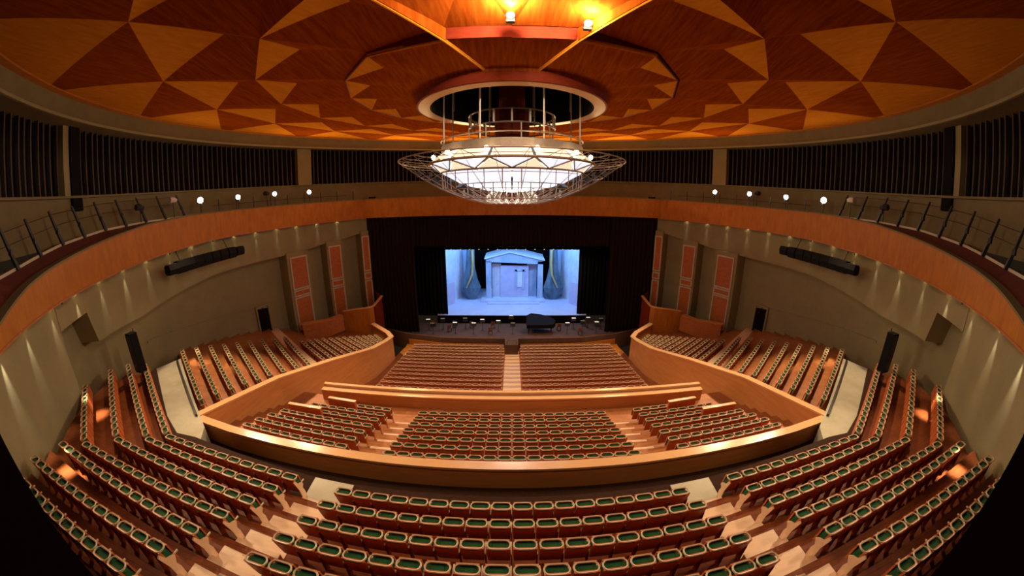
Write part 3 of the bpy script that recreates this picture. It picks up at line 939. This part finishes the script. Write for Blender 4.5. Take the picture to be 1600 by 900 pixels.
# ---------------- wooden side boxes beside the stage
for s, sd in SIDES:
    t = thing('opera_box', 'orange wooden box between the %s wing seats and the stage' % sd, 'opera box', (-16.4 * s, 34.5, 1.0))
    obj('front_panel', MB().wallpath(mx([(-18.0, 33.6, 4.2), (-16.6, 33.9, 4.35), (-15.2, 34.4, 4.4), (-14.9, 34.9, 4.4)], s), 0.15, 0.4, s), M['fascia'], t)
    obj('side_panel', MB().wallpath(mx([(-14.9, 35.2, 4.4), (-14.6, 36.8, 5.0), (-15.6, 37.9, 5.2)], s), 0.15, -0.3, s), M['lip'], t)
    obj('cap', MB().wallpath(mx([(-18.0, 33.5, 4.3, 4.2), (-16.6, 33.8, 4.45, 4.35), (-15.1, 34.3, 4.5, 4.4), (-14.8, 35.0, 4.5, 4.4), (-14.45, 36.8, 5.1, 5.0)], s), 0.28, 0, s), M['cap'], t)
    obj('floor_slab', MB().prism(mx([(-18.4, 33.8), (-15.2, 34.5), (-14.9, 37.5), (-18.0, 36.4)], s), 2.0, 2.2), M['floor'], t)
    t = thing('side_desk', 'brown wooden desk front behind the last %s wing rows' % sd, 'desk', (-18.6 * s, 31.2, 3.0))
    obj('front_panel', MB().wallpath(mx([(-20.4, 29.2, 4.2), (-18.4, 31.2, 4.0), (-17.6, 32.8, 4.0)], s), 0.15, 2.4, s), M['panel'], t)
    obj('top', MB().wallpath(mx([(-20.5, 29.2, 4.28, 4.2), (-18.5, 31.3, 4.08, 4.0), (-17.7, 32.9, 4.08, 4.0)], s), 0.6, 0, s), M['parapet'], t)

# ================================================================== CHANDELIER
ch = thing('chandelier', 'great white glass chandelier hanging from the ceiling ring', 'chandelier', (0, 21, 15.1))
N = 24


def ringpts(r, z, n=48):
    return [(r * math.cos(2 * PI * i / n), 21 + r * math.sin(2 * PI * i / n), z) for i in range(n)]


def hoop(name, r, z, t=0.05, m='bar'):
    obj(name, MB().tube(ringpts(r, z), t, 5, closed=True), M[m], ch)


def panes(name, n, quad_fn, m, off=0.0):
    """n alike panes round the axis sharing one mesh"""
    vs = [Vector(v) for v in quad_fn()]
    k = len(vs)
    nn = (vs[1] - vs[0]).cross(vs[2] - vs[0]).normalized() * 0.02
    mb_ = MB().add([v + nn for v in vs] + [v - nn for v in vs], [tuple(range(k)), tuple(range(2 * k - 1, k - 1, -1))] + [((i + 1) % k, i, k + i, k + (i + 1) % k) for i in range(k)])
    me = mb_.mesh(name, m)
    for i in range(n):
        link(name, me, ch, (0, 0, -15.1), (0, 0, 2 * PI * (i + off) / n))


def pol(r, f, z, n=N):
    a = 2 * PI * f / n
    return (r * math.cos(a), r * math.sin(a), z)


g = 0.04
K = 14
panes('cone_pane', K, lambda: [pol(4.72, g, 17.5, K), pol(4.72, 1 - g, 17.5, K), pol(4.08, 1 - g, 18.0, K), pol(4.08, g, 18.0, K)], M['glass_warm'])
panes('glass_pane', K, lambda: [pol(4.62, g, 17.40, K), pol(4.05, 0.5, 17.0, K), pol(4.62, 1 - g, 17.40, K)], M['glass'])
panes('glass_pane', K, lambda: [pol(4.0, -0.5 + g, 16.98, K), pol(4.0, 0.5 - g, 16.98, K), pol(4.6, 0, 17.38, K)], M['glass_warm'])
panes('glass_pane', K, lambda: [pol(3.95, -0.5 + g, 16.94, K), pol(3.95, 0.5 - g, 16.94, K), pol(2.9, 0.5 - g, 16.36, K), pol(2.9, -0.5 + g, 16.36, K)], M['glass'])
panes('glass_pane', K, lambda: [pol(2.85, -.5 + g, 16.33, K), pol(2.85, .5 - g, 16.33, K), pol(1.6, .5 - g, 16.02, K), pol(1.6, -.5 + g, 16.02, K)], M['glass'])
panes('glass_pane', K, lambda: [pol(1.55, -.5 + g, 16.0, K), pol(1.55, .5 - g, 16.0, K), pol(0.1, 0, 15.88, K)], M['glass'])
obj('top_drum', MB().arc(3.85, 4.05, 0, 360, 18.0, 18.42, 48), M['bar'], ch)
obj('top_deck', MB().arc(0.6, 4.0, 0, 360, 18.38, 18.44, 48), M['metal_black'], ch)
for nm, r, z, t in (('hoop', 4.75, 17.45, 0.07), ('hoop', 4.08, 16.97, 0.055), ('hoop', 2.9, 16.33, 0.025), ('hoop', 4.05, 18.72, 0.035), ('hoop', 4.0, 18.0, 0.05),
                    ('basket_hoop', 2.45, 20.22, 0.05), ('basket_hoop', 2.45, 19.5, 0.05), ('rim_hoop', 6.45, 17.63, 0.035), ('rim_hoop', 6.25, 17.45, 0.018),
                    ('lattice_hoop', 5.2, 16.72, 0.014), ('lattice_hoop', 4.0, 16.02, 0.018), ('lattice_hoop', 2.8, 15.52, 0.03), ('lattice_hoop', 1.5, 15.22, 0.05)):
    hoop(nm, r, z, t)
rod = MB().tube([(3.98, 0, 18.4), (3.98, 0, 25.45)], 0.045, 6).mesh('suspension_rod', M['white_metal'])
for i in range(8):
    link('suspension_rod', rod, ch, (0, 0, -15.1), (0, 0, 2 * PI * (i + 0.5) / 8))
bp_ = MB().tube([(2.45, 0, 19.5), (2.45, 0, 20.22)], 0.06, 6).mesh('basket_post', M['white_metal'])
for i in range(16):
    link('basket_post', bp_, ch, (0, 0, -15.1), (0, 0, 2 * PI * i / 16))
b2 = MB().tube([(2.45, 0, 18.4), (2.45, 0, 19.5)], 0.04, 6).mesh('basket_leg', M['white_metal'])
for i in range(8):
    link('basket_leg', b2, ch, (0, 0, -15.1), (0, 0, 2 * PI * (i + .25) / 8))
obj('core', MB().lathe([(1.0, 18.4), (1.0, 20.6), (0.75, 20.7), (0.75, 25.45)], 16, (0, 21)), M['lip'], ch)
# ribs of the outer lattice dish
PRO = [(6.45, 17.63), (5.2, 16.72), (4.0, 16.02), (2.8, 15.52), (1.5, 15.22)]
rib = MB()
rib.tube([(r, 0, z) for r, z in PRO], [0.010, 0.010, 0.02, 0.04, 0.04], 5)
rib.tube([(4.05, 0, 16.95), (4.0, 0, 16.02)], 0.025, 4)
rib.tube([(4.75, 0, 17.45), (6.45, 0, 17.63)], 0.018, 4)
rib.tube([(2.9, 0, 16.35), (2.8, 0, 15.52)], 0.025, 4)
ribm = rib.mesh('rib', M['bar'])
for i in range(28):
    link('rib', ribm, ch, (0, 0, -15.1), (0, 0, 2 * PI * (i + .5) / 28))
dg = MB()
for q in range(2, 4):
    (r0, z0), (r1, z1) = PRO[q], PRO[q + 1]
    a = 2 * PI / N
    dg.tube([(r0, 0, z0), (r1 * math.cos(a / 2), r1 * math.sin(a / 2), z1)], 0.016, 4)
    dg.tube([(r0 * math.cos(a), r0 * math.sin(a), z0), (r1 * math.cos(a / 2), r1 * math.sin(a / 2), z1)], 0.016, 4)
dgm = dg.mesh('brace', M['bar'])
for i in range(N):
    link('brace', dgm, ch, (0, 0, -15.1), (0, 0, 2 * PI * i / N))
fin = MB().tube([(1.5, 0, 15.22), (1.5, 0, 15.62)], 0.03, 4).tube([(1.5, 0, 15.62), (1.2, 0, 15.9)], 0.02, 4).mesh('bottom_fin', M['white_metal'])
for i in range(N):
    link('bottom_fin', fin, ch, (0, 0, -15.1), (0, 0, 2 * PI * i / N))
zz = MB().tube([pol(4.78, 0, 17.44, K), pol(4.10, 0.5, 16.98, K), pol(4.78, 1, 17.44, K)], 0.04, 4).mesh('zigzag_bar', M['bar'])
for i in range(K):
    link('zigzag_bar', zz, ch, (0, 0, -15.1), (0, 0, 2 * PI * i / K))
# bright bulbs on the cone and dark floodlights on the dish
bulb = MB().lathe([(0.02, -0.13), (0.1, -0.08), (0.13, 0.0), (0.1, 0.08), (0.02, 0.13)], 8).mesh('bulb', M['lamp_warm'], smooth=True)
for i in range(12):
    a = 2 * PI * (i + 0.5) / 12
    link('bulb', bulb, ch, (4.5 * math.cos(a), 4.5 * math.sin(a), 17.86 - 15.1))
fl = MB().box(-0.2, 0.2, -0.28, 0.28, -0.12, 0.12).mesh('floodlight', M['metal_black'])
for r_, z_, an in ((4.5, 16.6, 0), (4.5, 16.6, 26), (4.5, 16.6, -26), (3.4, 16.12, -38), (3.4, 16.12, 38), (5.3, 17.0, -12), (5.3, 17.0, 12)):
    for base in (0, 180):
        a = R(an + base)
        link('floodlight', fl, ch, (r_ * math.cos(a), r_ * math.sin(a), z_ - 15.1), (0, 0.55, a))
light('chandelier_light', 'POINT', (0, 21, 14.9), 500, (1.0, 0.86, 0.68), ch, size=1.5)
light('chandelier_glow', 'POINT', (0, 21, 19.2), 120, (1.0, 0.72, 0.42), ch, size=0.6)

# ================================================================== CATWALK, LAMPS, SPEAKERS
for s, sd in SIDES:
    t = thing('catwalk_railing', 'black leaning stays and wires above the %s catwalk fascia' % sd, 'railing', (-23 * s, 21, 15.74))
    for k in range(11):
        a = 42.8 + 4.62 * k
        z = deck_z(a)
        p0 = polar(24.35, a, z)
        p1 = polar(24.6, a - 1.3, z + 1.7)
        obj('post', MB().tube(mx([p0, p1], s), [0.115, 0.07], 5), M['metal_black'], t)
        pm = [(p0[i] + (p1[i] - p0[i]) * 0.42) for i in range(3)]
        obj('clamp', MB().tube(mx([(pm[0], pm[1], pm[2] - .12), (pm[0], pm[1], pm[2] + .12)], s), 0.12, 5), M['metal_black'], t)
    pts = [polar(24.5, a, deck_z(a) + 1.0) for a in range(42, 90, 3)]
    obj('wire', MB().tube(mx(pts, s), 0.014, 4), M['metal_black'], t)
    pts = [polar(24.55, a, deck_z(a) + 1.55) for a in range(42, 90, 3)]
    obj('wire', MB().tube(mx(pts, s), 0.014, 4), M['metal_black'], t)
    tt_ = thing('catwalk_handrail', 'thin black handrail on the %s catwalk near the stage' % sd, 'railing', polar(23.6, 120, 15.8) if s > 0 else tuple(mx([polar(23.6, 120, 15.8)], -1)[0]))
    obj('handrail', MB().tube(mx([polar(23.7, a, 16.3) for a in range(95, 134, 3)], s), 0.022, 4), M['metal_black'], tt_)
    for k in range(9):
        p = polar(23.7, 96.3 + 4.6 * k, 15.6)
        obj('stub', MB().tube(mx([p, (p[0], p[1], 16.75)], s), 0.04, 5), M['metal_black'], tt_)

SPOTS = [(-23.0, 21.08, 16.77, 1.5), (-22.64, 25.06, 16.8, 0.8), (-21.59, 28.92, 16.87, 0.9), (-19.95, 32.44, 16.86, 0.7)]
nm_ = ['largest and nearest', 'second nearest', 'third nearest', 'farthest, nearest the stage']
for s, sd in SIDES:
    for i, (x, y, z, k) in enumerate(SPOTS):
        x *= s
        t = thing('spotlight', 'lit white spotlight on the %s catwalk, %s' % (sd, nm_[i]), 'spotlight', (x, y, 15.74), 0, 'lit catwalk spotlights')
        d = (Vector((0, 0, 14.5)) - Vector((x, y, z))).normalized()
        c = Vector((x, y, z))
        obj('housing', MB().tube([c - d * 0.02, c - d * 0.6], [0.24, 0.17], 10), M['metal_black'], t)
        obj('lens', MB().tube([c, c + d * 0.03], 0.15 + 0.05 * k, 10), M['lamp'], t)
        obj('stand', MB().tube([(x, y, 15.74), (x, y, z - 0.1)], 0.04, 5), M['metal_black'], t)
        obj('yoke', MB().tube([(x - .25, y, z), (x - .2, y, z - .3), (x + .2, y, z - .3), (x + .25, y, z)], .025, 4), M['metal_black'], t)
        light('beam', 'SPOT', tuple(c + d * 0.12), 200, (1.0, 0.9, 0.78), t, tuple(c + d * 5), size=0.15, spot=70).data.specular_factor = 0.2
    # unlit profile lamps
    for i, (a, z) in enumerate(((85.5, 17.0), (77.5, 16.7), (109.5, 17.0))):
        x, y = polar(23.95, a)
        x *= s
        t = thing('stage_lantern', 'unlit black lantern on the %s catwalk, %s' % (sd, ['beside the brightest spotlight', 'at the end of the near stays', 'between two lit spotlights'][i]), 'lantern', (x, y, 15.75), 0, 'unlit lanterns')
        obj('housing', MB().tube([(x, y - 0.3, z), (x, y, z), (x, y + 0.3, z - 0.05)], [0.2, 0.22, 0.14], 8), M['metal_black'] if i else M['white_metal'], t)
        obj('stand', MB().tube([(x, y, 15.75), (x, y, z)], 0.035, 5), M['metal_black'], t)

# downlights grazing the walls
for s, sd in SIDES:
    for k in range(16):
        a = 42.5 + 5.7 * k
        x, y = polar(23.60, a)
        x *= s
        t = thing('downlight', 'small recessed downlight under the %s catwalk, %s from the camera end' % (sd, ORD[k]), 'downlight', (x, y, bead_z(a) - 0.1), 0, 'downlights grazing the %s wall' % sd)
        zb_ = bead_z(a) - 0.04
        obj('ring', MB().arc(0.07, 0.11, 0, 360, zb_ - .05, zb_ + .03, 10, cx=x, cy=y), M['white_metal'], t)
        obj('bulb', MB().lathe([(0.01, zb_ - .03), (0.065, zb_ - .02), (0.065, zb_ + .03)], 8, (x, y)), M['lamp_warm'], t)
        e = [420, 240, 150, 200, 120, 180, 110, 90, 70, 70, 60, 60, 60, 60, 50, 50][k]
        p = polar(23.72, a)
        light('beam', 'SPOT', (x, y, zb_ - .06), e * 1.4, (1.0, 0.88, 0.70), t, (p[0] * s, p[1], 8.6), size=0.02, spot=26, blend=1.0)

for s, sd in SIDES:  # narrow spots added to throw pools of light on the floor
    for n_, (x, y, zf, lab) in enumerate([(-14.2, 3.7, 8.6, 'over the back rows'), (-18.3, 7.3, 8.0, 'over the end of the third row'), (-18.8, 18.1, 5.0, 'over the wing seats'), (-21.8, 17.0, 5.9, 'by the wing wall'),
                                         (-17.9, 21.3, 4.5, 'over the middle of the wing')]):
        zt = 13.0 if n_ < 2 else 15.2
        r_ = math.hypot(x, y - 21)
        a_ = math.degrees(math.atan2(-x, 21 - y))
        px_, py_ = polar(23.38, a_ + 2.2)
        t = thing('added_floor_spot', 'added narrow floor spot under the %s catwalk, %s' % (sd, lab), 'spotlight', (px_ * s, py_, bead_z(a_) - .25), 0, 'added floor spots')
        z_ = bead_z(a_) - .22
        obj('housing', MB().tube([(px_ * s, py_, z_ + .14), (px_ * s, py_, z_)], [.04, .05], 8), M['metal_black'], t)
        obj('clamp', MB().tube([(px_ * s, py_, z_ + .12), (px_ * s, py_, z_ + .2)], .02, 5), M['metal_black'], t)
        light('beam', 'SPOT', (px_ * s, py_, z_ - .05), 7500 if n_ < 2 else 4000, (1.0, 0.80, 0.50), t, (x * s, y, zf), size=0.2, spot=15, blend=1.0)

# hanging line arrays
for s, sd in SIDES:
    p0, p1 = Vector((-22.15 * s, 16.5, 12.42)), Vector((-22.3 * s, 24.6, 12.45))
    t = thing('line_array', 'long black horizontal loudspeaker array under the %s catwalk' % sd, 'loudspeaker', tuple((p0 + p1) / 2))
    nseg = 9
    for i in range(nseg):
        a0_ = i / nseg
        a1_ = (i + 1) / nseg
        q0, q1 = p0.lerp(p1, a0_), p0.lerp(p1, a1_)
        bow = lambda u: 0.55 * s * -4 * u * (1 - u)
        y0, y1 = q0.y + 0.04, q1.y - 0.04
        xc = (q0.x + q1.x) / 2 + bow((a0_ + a1_) / 2) * 0.6
        zc = 12.42
        hh = 0.42 if 0 < i < nseg - 1 else 0.34
        m_ = MB()
        ring = [(-0.3, -hh * .6), (-0.15, -hh), (0.25, -hh), (0.35, 0), (0.25, hh), (-0.15, hh), (-0.3, hh * .6)]
        vs = [(xc + u * s, y0, zc + v) for u, v in ring] + [(xc + u * s, y1, zc + v) for u, v in ring]
        n = len(ring)
        m_.add(vs, [tuple(range(n)), tuple(range(2 * n - 1, n - 1, -1))] + [(k, n + k, n + (k + 1) % n, (k + 1) % n) for k in range(n)])
        obj('speaker_cabinet', m_, M['speaker'], t)
    for y in (18, 23):
        obj('hanger', MB().tube([(-22.5 * s, y, 12.8), (-22.9 * s, y, 13.5)], 0.03, 5), M['metal_black'], t)
    # column loudspeakers
    x, y = -20.62 * s, 11.78
    t = thing('column_speaker', 'tall black column loudspeaker behind the %s walkway slab' % sd, 'loudspeaker', (x, y, 7.7))
    obj('cabinet', MB().box(x - 0.26, x + 0.26, y - 0.25, y + 0.25, 7.75, 10.0), M['speaker'], t)
    obj('grille', MB().box(x - 0.22, x + 0.22, y - 0.28, y - 0.25, 7.85, 9.9), M['metal_black'], t)
    obj('stand', MB().tube([(x, y, 6.75), (x, y, 7.8)], 0.06, 6), M['metal_black'], t)
    obj('bracket', MB().tube([(x, y + .2, 9.9), (x, y + .2, 10.2)], 0.03, 5), M['metal_black'], t)

# cove lamps on the ceiling ledge near the camera
for (a, e, lab) in ((0.3, 330, 'middle of the near ledge'), (-16.0, 170, 'right end of the near ledge')):
    x, y = polar(9.35, a)
    z = 21.72
    t = thing('cove_lamp', 'bright warm lamp on the ceiling cove, %s' % lab, 'lamp', (x, y, z - 0.2), 0, 'cove lamps on the ceiling')
    obj('body', MB().box(x - .14, x + .14, y + .02, y + .2, z - .16, z + .05), M['metal_black'], t)
    obj('lens', MB().lathe([(0.02, z - .12), (.12, z - .06), (.14, z), (.12, z + .05), (.02, z + .1)], 10, (x, y - .12)), M['lamp_warm'], t)
    light('glow', 'POINT', (x, y - .55, z + 0.02), e * 4.0, (1.0, 0.74, 0.50), t, size=0.10)

# ================================================================== SEATS
def panel_mesh(name, w, z0, z1, y0, y1, mat_, lean=0.21, rnd=0.08, dome=0.0):
    """rounded upright panel, leaning back (towards -y) with height"""
    pts = []
    for cx_, cz_, a0_ in ((w / 2 - rnd, z1 - rnd, 0), (-w / 2 + rnd, z1 - rnd, 90), (-w / 2 + rnd, z0 + rnd, 180), (w / 2 - rnd, z0 + rnd, 270)):
        for q in (0, 45, 90):
            pts.append((cx_ + rnd * math.cos(R(a0_ + q)), cz_ + rnd * math.sin(R(a0_ + q))))
    n = len(pts)
    sh = lambda z: -(z - 0.95) * lean
    vs = [(x, y0 + sh(z), z) for x, z in pts] + [(x, y1 + sh(z), z) for x, z in pts]
    fs = [tuple(range(n)), tuple(range(2 * n - 1, n - 1, -1))] + [((i + 1) % n, i, n + i, n + (i + 1) % n) for i in range(n)]
    return MB().add(vs, fs).mesh(name, mat_)


def top_plate(w, d, y0, z0, th, rnd, n=3, tilt=0.16):
    """rounded plate lying on top of the backrest, front edge a little higher"""
    pts = []
    for cx_, cy_, a0_ in ((w / 2 - rnd, d - rnd, 0), (-w / 2 + rnd, d - rnd, 90), (-w / 2 + rnd, rnd, 180), (w / 2 - rnd, rnd, 270)):
        for q in range(n + 1):
            a_ = R(a0_ + 90 * q / n)
            pts.append((cx_ + rnd * math.cos(a_), cy_ + rnd * math.sin(a_)))
    m = len(pts)
    vs = [(x, y0 + y, z0 + tilt * y) for x, y in pts] + [(x, y0 + y, z0 + th + tilt * y) for x, y in pts]
    return vs, [tuple(range(m - 1, -1, -1)), tuple(range(m, 2 * m))] + [(i, (i + 1) % m, m + (i + 1) % m, m + i) for i in range(m)]


def rim_loop(w, d, y0, z0, rnd, n, r, tilt, sides):
    vs, fs = top_plate(w, d, y0, z0, 0.01, rnd, n, tilt)
    return MB().tube(vs[:len(vs) // 2], r, sides, closed=True)


def rear_shell(w1, w0, z0, z1, y0, th, lean=0.20):
    sh = lambda z: -(z - 0.95) * lean
    o = [(-w0 / 2, z0), (w0 / 2, z0), (w1 / 2, z0 + (z1 - z0) * .45), (w1 / 2, z1), (-w1 / 2, z1), (-w1 / 2, z0 + (z1 - z0) * .45)]
    vs = [(x, y0 + sh(z), z) for x, z in o] + [(x, y0 + th + sh(z), z) for x, z in o]
    n = 6
    return vs, [tuple(range(n)), tuple(range(2 * n - 1, n - 1, -1))] + [((i + 1) % n, i, n + i, n + (i + 1) % n) for i in range(n)]


# origin on the floor under the rear top edge of the backrest, facing +y
SHELL = MB().add(*rear_shell(0.53, 0.49, 0.24, 0.91, 0.0, 0.05)).mesh('backrest', M['cherry'])
RIM = rim_loop(0.515, 0.25, 0.01, 0.905, 0.12, 3, 0.022, 0.04, 5).mesh('rim', M['beech'])
PADT = MB().add(*top_plate(0.50, 0.235, 0.02, 0.81, 0.035, 0.11, 2, 0.0)).mesh('head_cushion', M['green'])
CUSH = panel_mesh('back_cushion', 0.47, 0.42, 0.86, 0.05, 0.20, M['green'], rnd=0.1)
SEATP = MB()
SEATP.add([(-.24, .31, .42), (.24, .31, .42), (.24, .26, .90), (-.24, .26, .90), (-.24, .37, .40), (.24, .37, .40), (.24, .30, .90), (-.24, .30, .90)],
          [(0, 1, 2, 3), (7, 6, 5, 4), (0, 4, 5, 1), (1, 5, 6, 2), (2, 6, 7, 3), (3, 7, 4, 0)])
SEATP = SEATP.mesh('seat', M['cherry'])
ARM = MB()
ARM.box(.264, .290, 0.06, .42, .60, .64)
ARM = ARM.mesh('armrest', M['beech'])
LEG = MB().box(.270, .290, .06, .22, .0, .58).mesh('leg', M['lip'])
ENDP = MB()
poly = [(0.06, .0), (.26, .0), (.25, .30), (.20, .45), (.28, .60), (.20, .68), (.08, .72), (-.03, .93), (-.09, .88), (.02, .5)]
for x in (0,):
    n = len(poly)
    ENDP.add([(-.02, y, z) for y, z in poly] + [(.02, y, z) for y, z in poly], [tuple(range(n)), tuple(range(2 * n - 1, n - 1, -1))] + [((i + 1) % n, i, n + i, n + (i + 1) % n) for i in range(n)])
ENDP = ENDP.mesh('end_panel', M['step'])


def make_seat():
    t = thing('theatre_seat', '', 'seat')
    for nm, me in (('backrest', SHELL), ('rim', RIM), ('head_cushion', PADT), ('back_cushion', CUSH), ('seat', SEATP), ('armrest', ARM), ('leg', LEG)):
        link(nm, me, t)
    return t


proto = make_seat()
pkids = list(proto.children)
placed = [0]


def put_seat(x, y, z, rz, label, group, end=None):
    if placed[0] == 0:
        o = proto
        for k in pkids:
            pass
    else:
        o = proto.copy()
        col.objects.link(o)
        for k in pkids:
            c = k.copy()
            c.parent = o
            col.objects.link(c)
    placed[0] += 1
    o.location = (x, y, z)
    o.rotation_euler = (0, 0, rz)
    o['label'] = label
    o['group'] = group
    if end is not None:
        link('end_panel', ENDP, o, (end, 0, 0))
    return o


def along(P, Q, n):
    for k in range(n):
        u = (k + 0.5) / n
        yield P[0] + (Q[0] - P[0]) * u, P[1] + (Q[1] - P[1]) * u


ROWN = ['front', 'second', 'third', 'fourth', 'fifth', 'sixth', 'seventh']
for i in range(6):
    hw = 5.2 + 0.05 * i
    for k in range(18):
        x = -hw + (k + 0.5) * 2 * hw / 18
        y = 6.73 - 0.905 * i + 0.10 * (x / 5.2) ** 2
        side = 'left' if k < 9 else 'right'
        q = k if k < 9 else 17 - k
        lab = 'green theatre seat, %s from the %s aisle, %s row of the centre block nearest the camera' % (ORD[q], side, ROWN[i])
        lab = 'green seat, %s from %s aisle, %s row, near centre block' % (ORD[q], side, ROWN[i])
        put_seat(x, y, TOP[i] - 0.95, math.atan(0.2 * x / 27.0), lab, 'seats of the near centre block, %s row' % ROWN[i])
NS = [11, 12, 13, 13, 14, 13, 11]
for s, sd in SIDES:
    for i in range(7):
        P = srow(i)
        A, K = P[2], P[3]
        rz = -math.atan2(K[1] - A[1], A[0] - K[0]) * s
        for k, (x, y) in enumerate(along(A, K, NS[i])):
            lab = 'green seat, %s from aisle, %s row, near %s side block' % (ORD[k], ROWN[i], sd)
            put_seat(x * s, y, TOP[i] - 0.95, rz, lab, 'seats of the near %s side block, %s row' % (sd, ROWN[i]), end=(0.31 * s if k == 0 else None))

# the remaining seats, past three hundred: one object


def simple_seat():
    m_ = MB()

    def slab(pts, th, mi):
        n = len(pts)
        m_.add([(x, y, z) for x, y, z in pts] + [(x, y + th, z) for x, y, z in pts],
               [tuple(range(n)), tuple(range(2 * n - 1, n - 1, -1))] + [((i + 1) % n, i, n + i, n + (i + 1) % n) for i in range(n)], mi)
    m_.add(*rear_shell(0.53, 0.49, 0.24, 0.91, 0.0, 0.05), 2)
    rl = rim_loop(0.515, 0.25, 0.01, 0.905, 0.10, 1, 0.022, 0.04, 4)
    m_.add(rl.v, rl.f, 0)
    m_.add(*top_plate(0.50, 0.235, 0.02, 0.80, 0.04, 0.09, 1, 0.0), 1)
    slab([(-.23, .13, .45), (.23, .13, .45), (.23, .07, .80), (-.23, .07, .80)], 0.12, 1)
    m_.add([(-.24, .31, .42), (.24, .31, .42), (.24, .26, .90), (-.24, .26, .90), (-.24, .37, .40), (.24, .37, .40), (.24, .30, .90), (-.24, .30, .90)],
           [(0, 1, 2, 3), (7, 6, 5, 4), (0, 4, 5, 1), (1, 5, 6, 2), (2, 6, 7, 3), (3, 7, 4, 0)], 2)
    m_.box(.262, .30, 0.04, .34, .58, .62, 0)
    m_.box(.27, .295, .12, .22, .0, .60, 2)
    return m_


S0 = simple_seat()
bulk = MB()


def bulk_seat(x, y, z, rz, brown=False):
    c, s_ = math.cos(rz), math.sin(rz)
    o = len(bulk.v)
    bulk.v += [(x + a * c - b * s_, y + a * s_ + b * c, z + h) for a, b, h in S0.v]
    bulk.f += [tuple(i + o for i in f) for f in S0.f]
    bulk.m += [3 if (brown and q == 1) else q for q in S0.m]


def bulk_row(P, Q, z, pitch, brown=False):
    d = Vector(Q) - Vector(P)
    n = max(1, round(d.length / pitch))
    ang = math.atan2(d.y, d.x)
    if math.cos(ang) < 0:
        ang += PI
    for k, (x, y) in enumerate(along(P, Q, n)):
        bulk_seat(x, y, z, ang, brown)


for s, sd in SIDES:
    for i in range(4):
        P = srow(i)
        K, F = P[3], P[4]
        d = (Vector(F) - Vector(K)).normalized()
        bulk_row((K[0] * s + d.x * s * 0.25, K[1] + d.y * 0.25), (F[0] * s, F[1]), TOP[i] - 0.95, 0.57)
    for i in range(9):
        L, U = wing_row(i)
        bulk_row((L[0] * s, L[1]), (U[0] * s, U[1]), WA[i] - 0.95, 0.57)
    for j in range(12):
        L, U = wing_row_b(j)
        bulk_row((L[0] * s, L[1]), (U[0] * s, U[1]), WB[j] - 0.95, 0.57)
    for j in range(7):
        y = TY[j]
        xo = [12.6, 12.6, 12.5, 12.3, 12.0, 11.5, 9.9][j]
        bulk_row((-6.72 * s, y + 0.1), (-xo * s, y + 0.1 + (xo - 6.7) * 0.085), TT[j] - 0.95, 0.57)
    for j in range(13):
        y = 22.4 + 0.91 * j
        bulk_row((-0.8 * s, y), (-10.35 * s, y + 0.12), stalls_z(y), 0.562, True)
for j in range(7):
    bulk_row((-5.12, TY[j]), (5.12, TY[j]), TT[j] - 0.95, 0.569)
o = obj('theatre_seating', bulk, [M['beech'], M['green'], M['cherry'], M['brown']], loc=(0, 20, 0))
tag(o, 'rows of green and red seats in stalls, terrace, wings and far side blocks', 'seats')
o['kind'] = 'stuff'

# ================================================================== REAR: dark booth the photograph is taken from
m_ = MB().box(-2.2, -1.8, -2.4, 0.28, 9.4, 19.5).box(1.8, 2.2, -2.4, 0.28, 9.4, 19.5).box(-2.2, 2.2, -2.6, -2.4, 9.4, 19.5)
struct('wall_booth', m_, M['booth'], 'black side walls of the booth beside the camera')
struct('wall_rear', MB().arc(24.3, 24.6, -36, 36, 6, 22, 20), M['booth'], 'black rear wall of the hall')
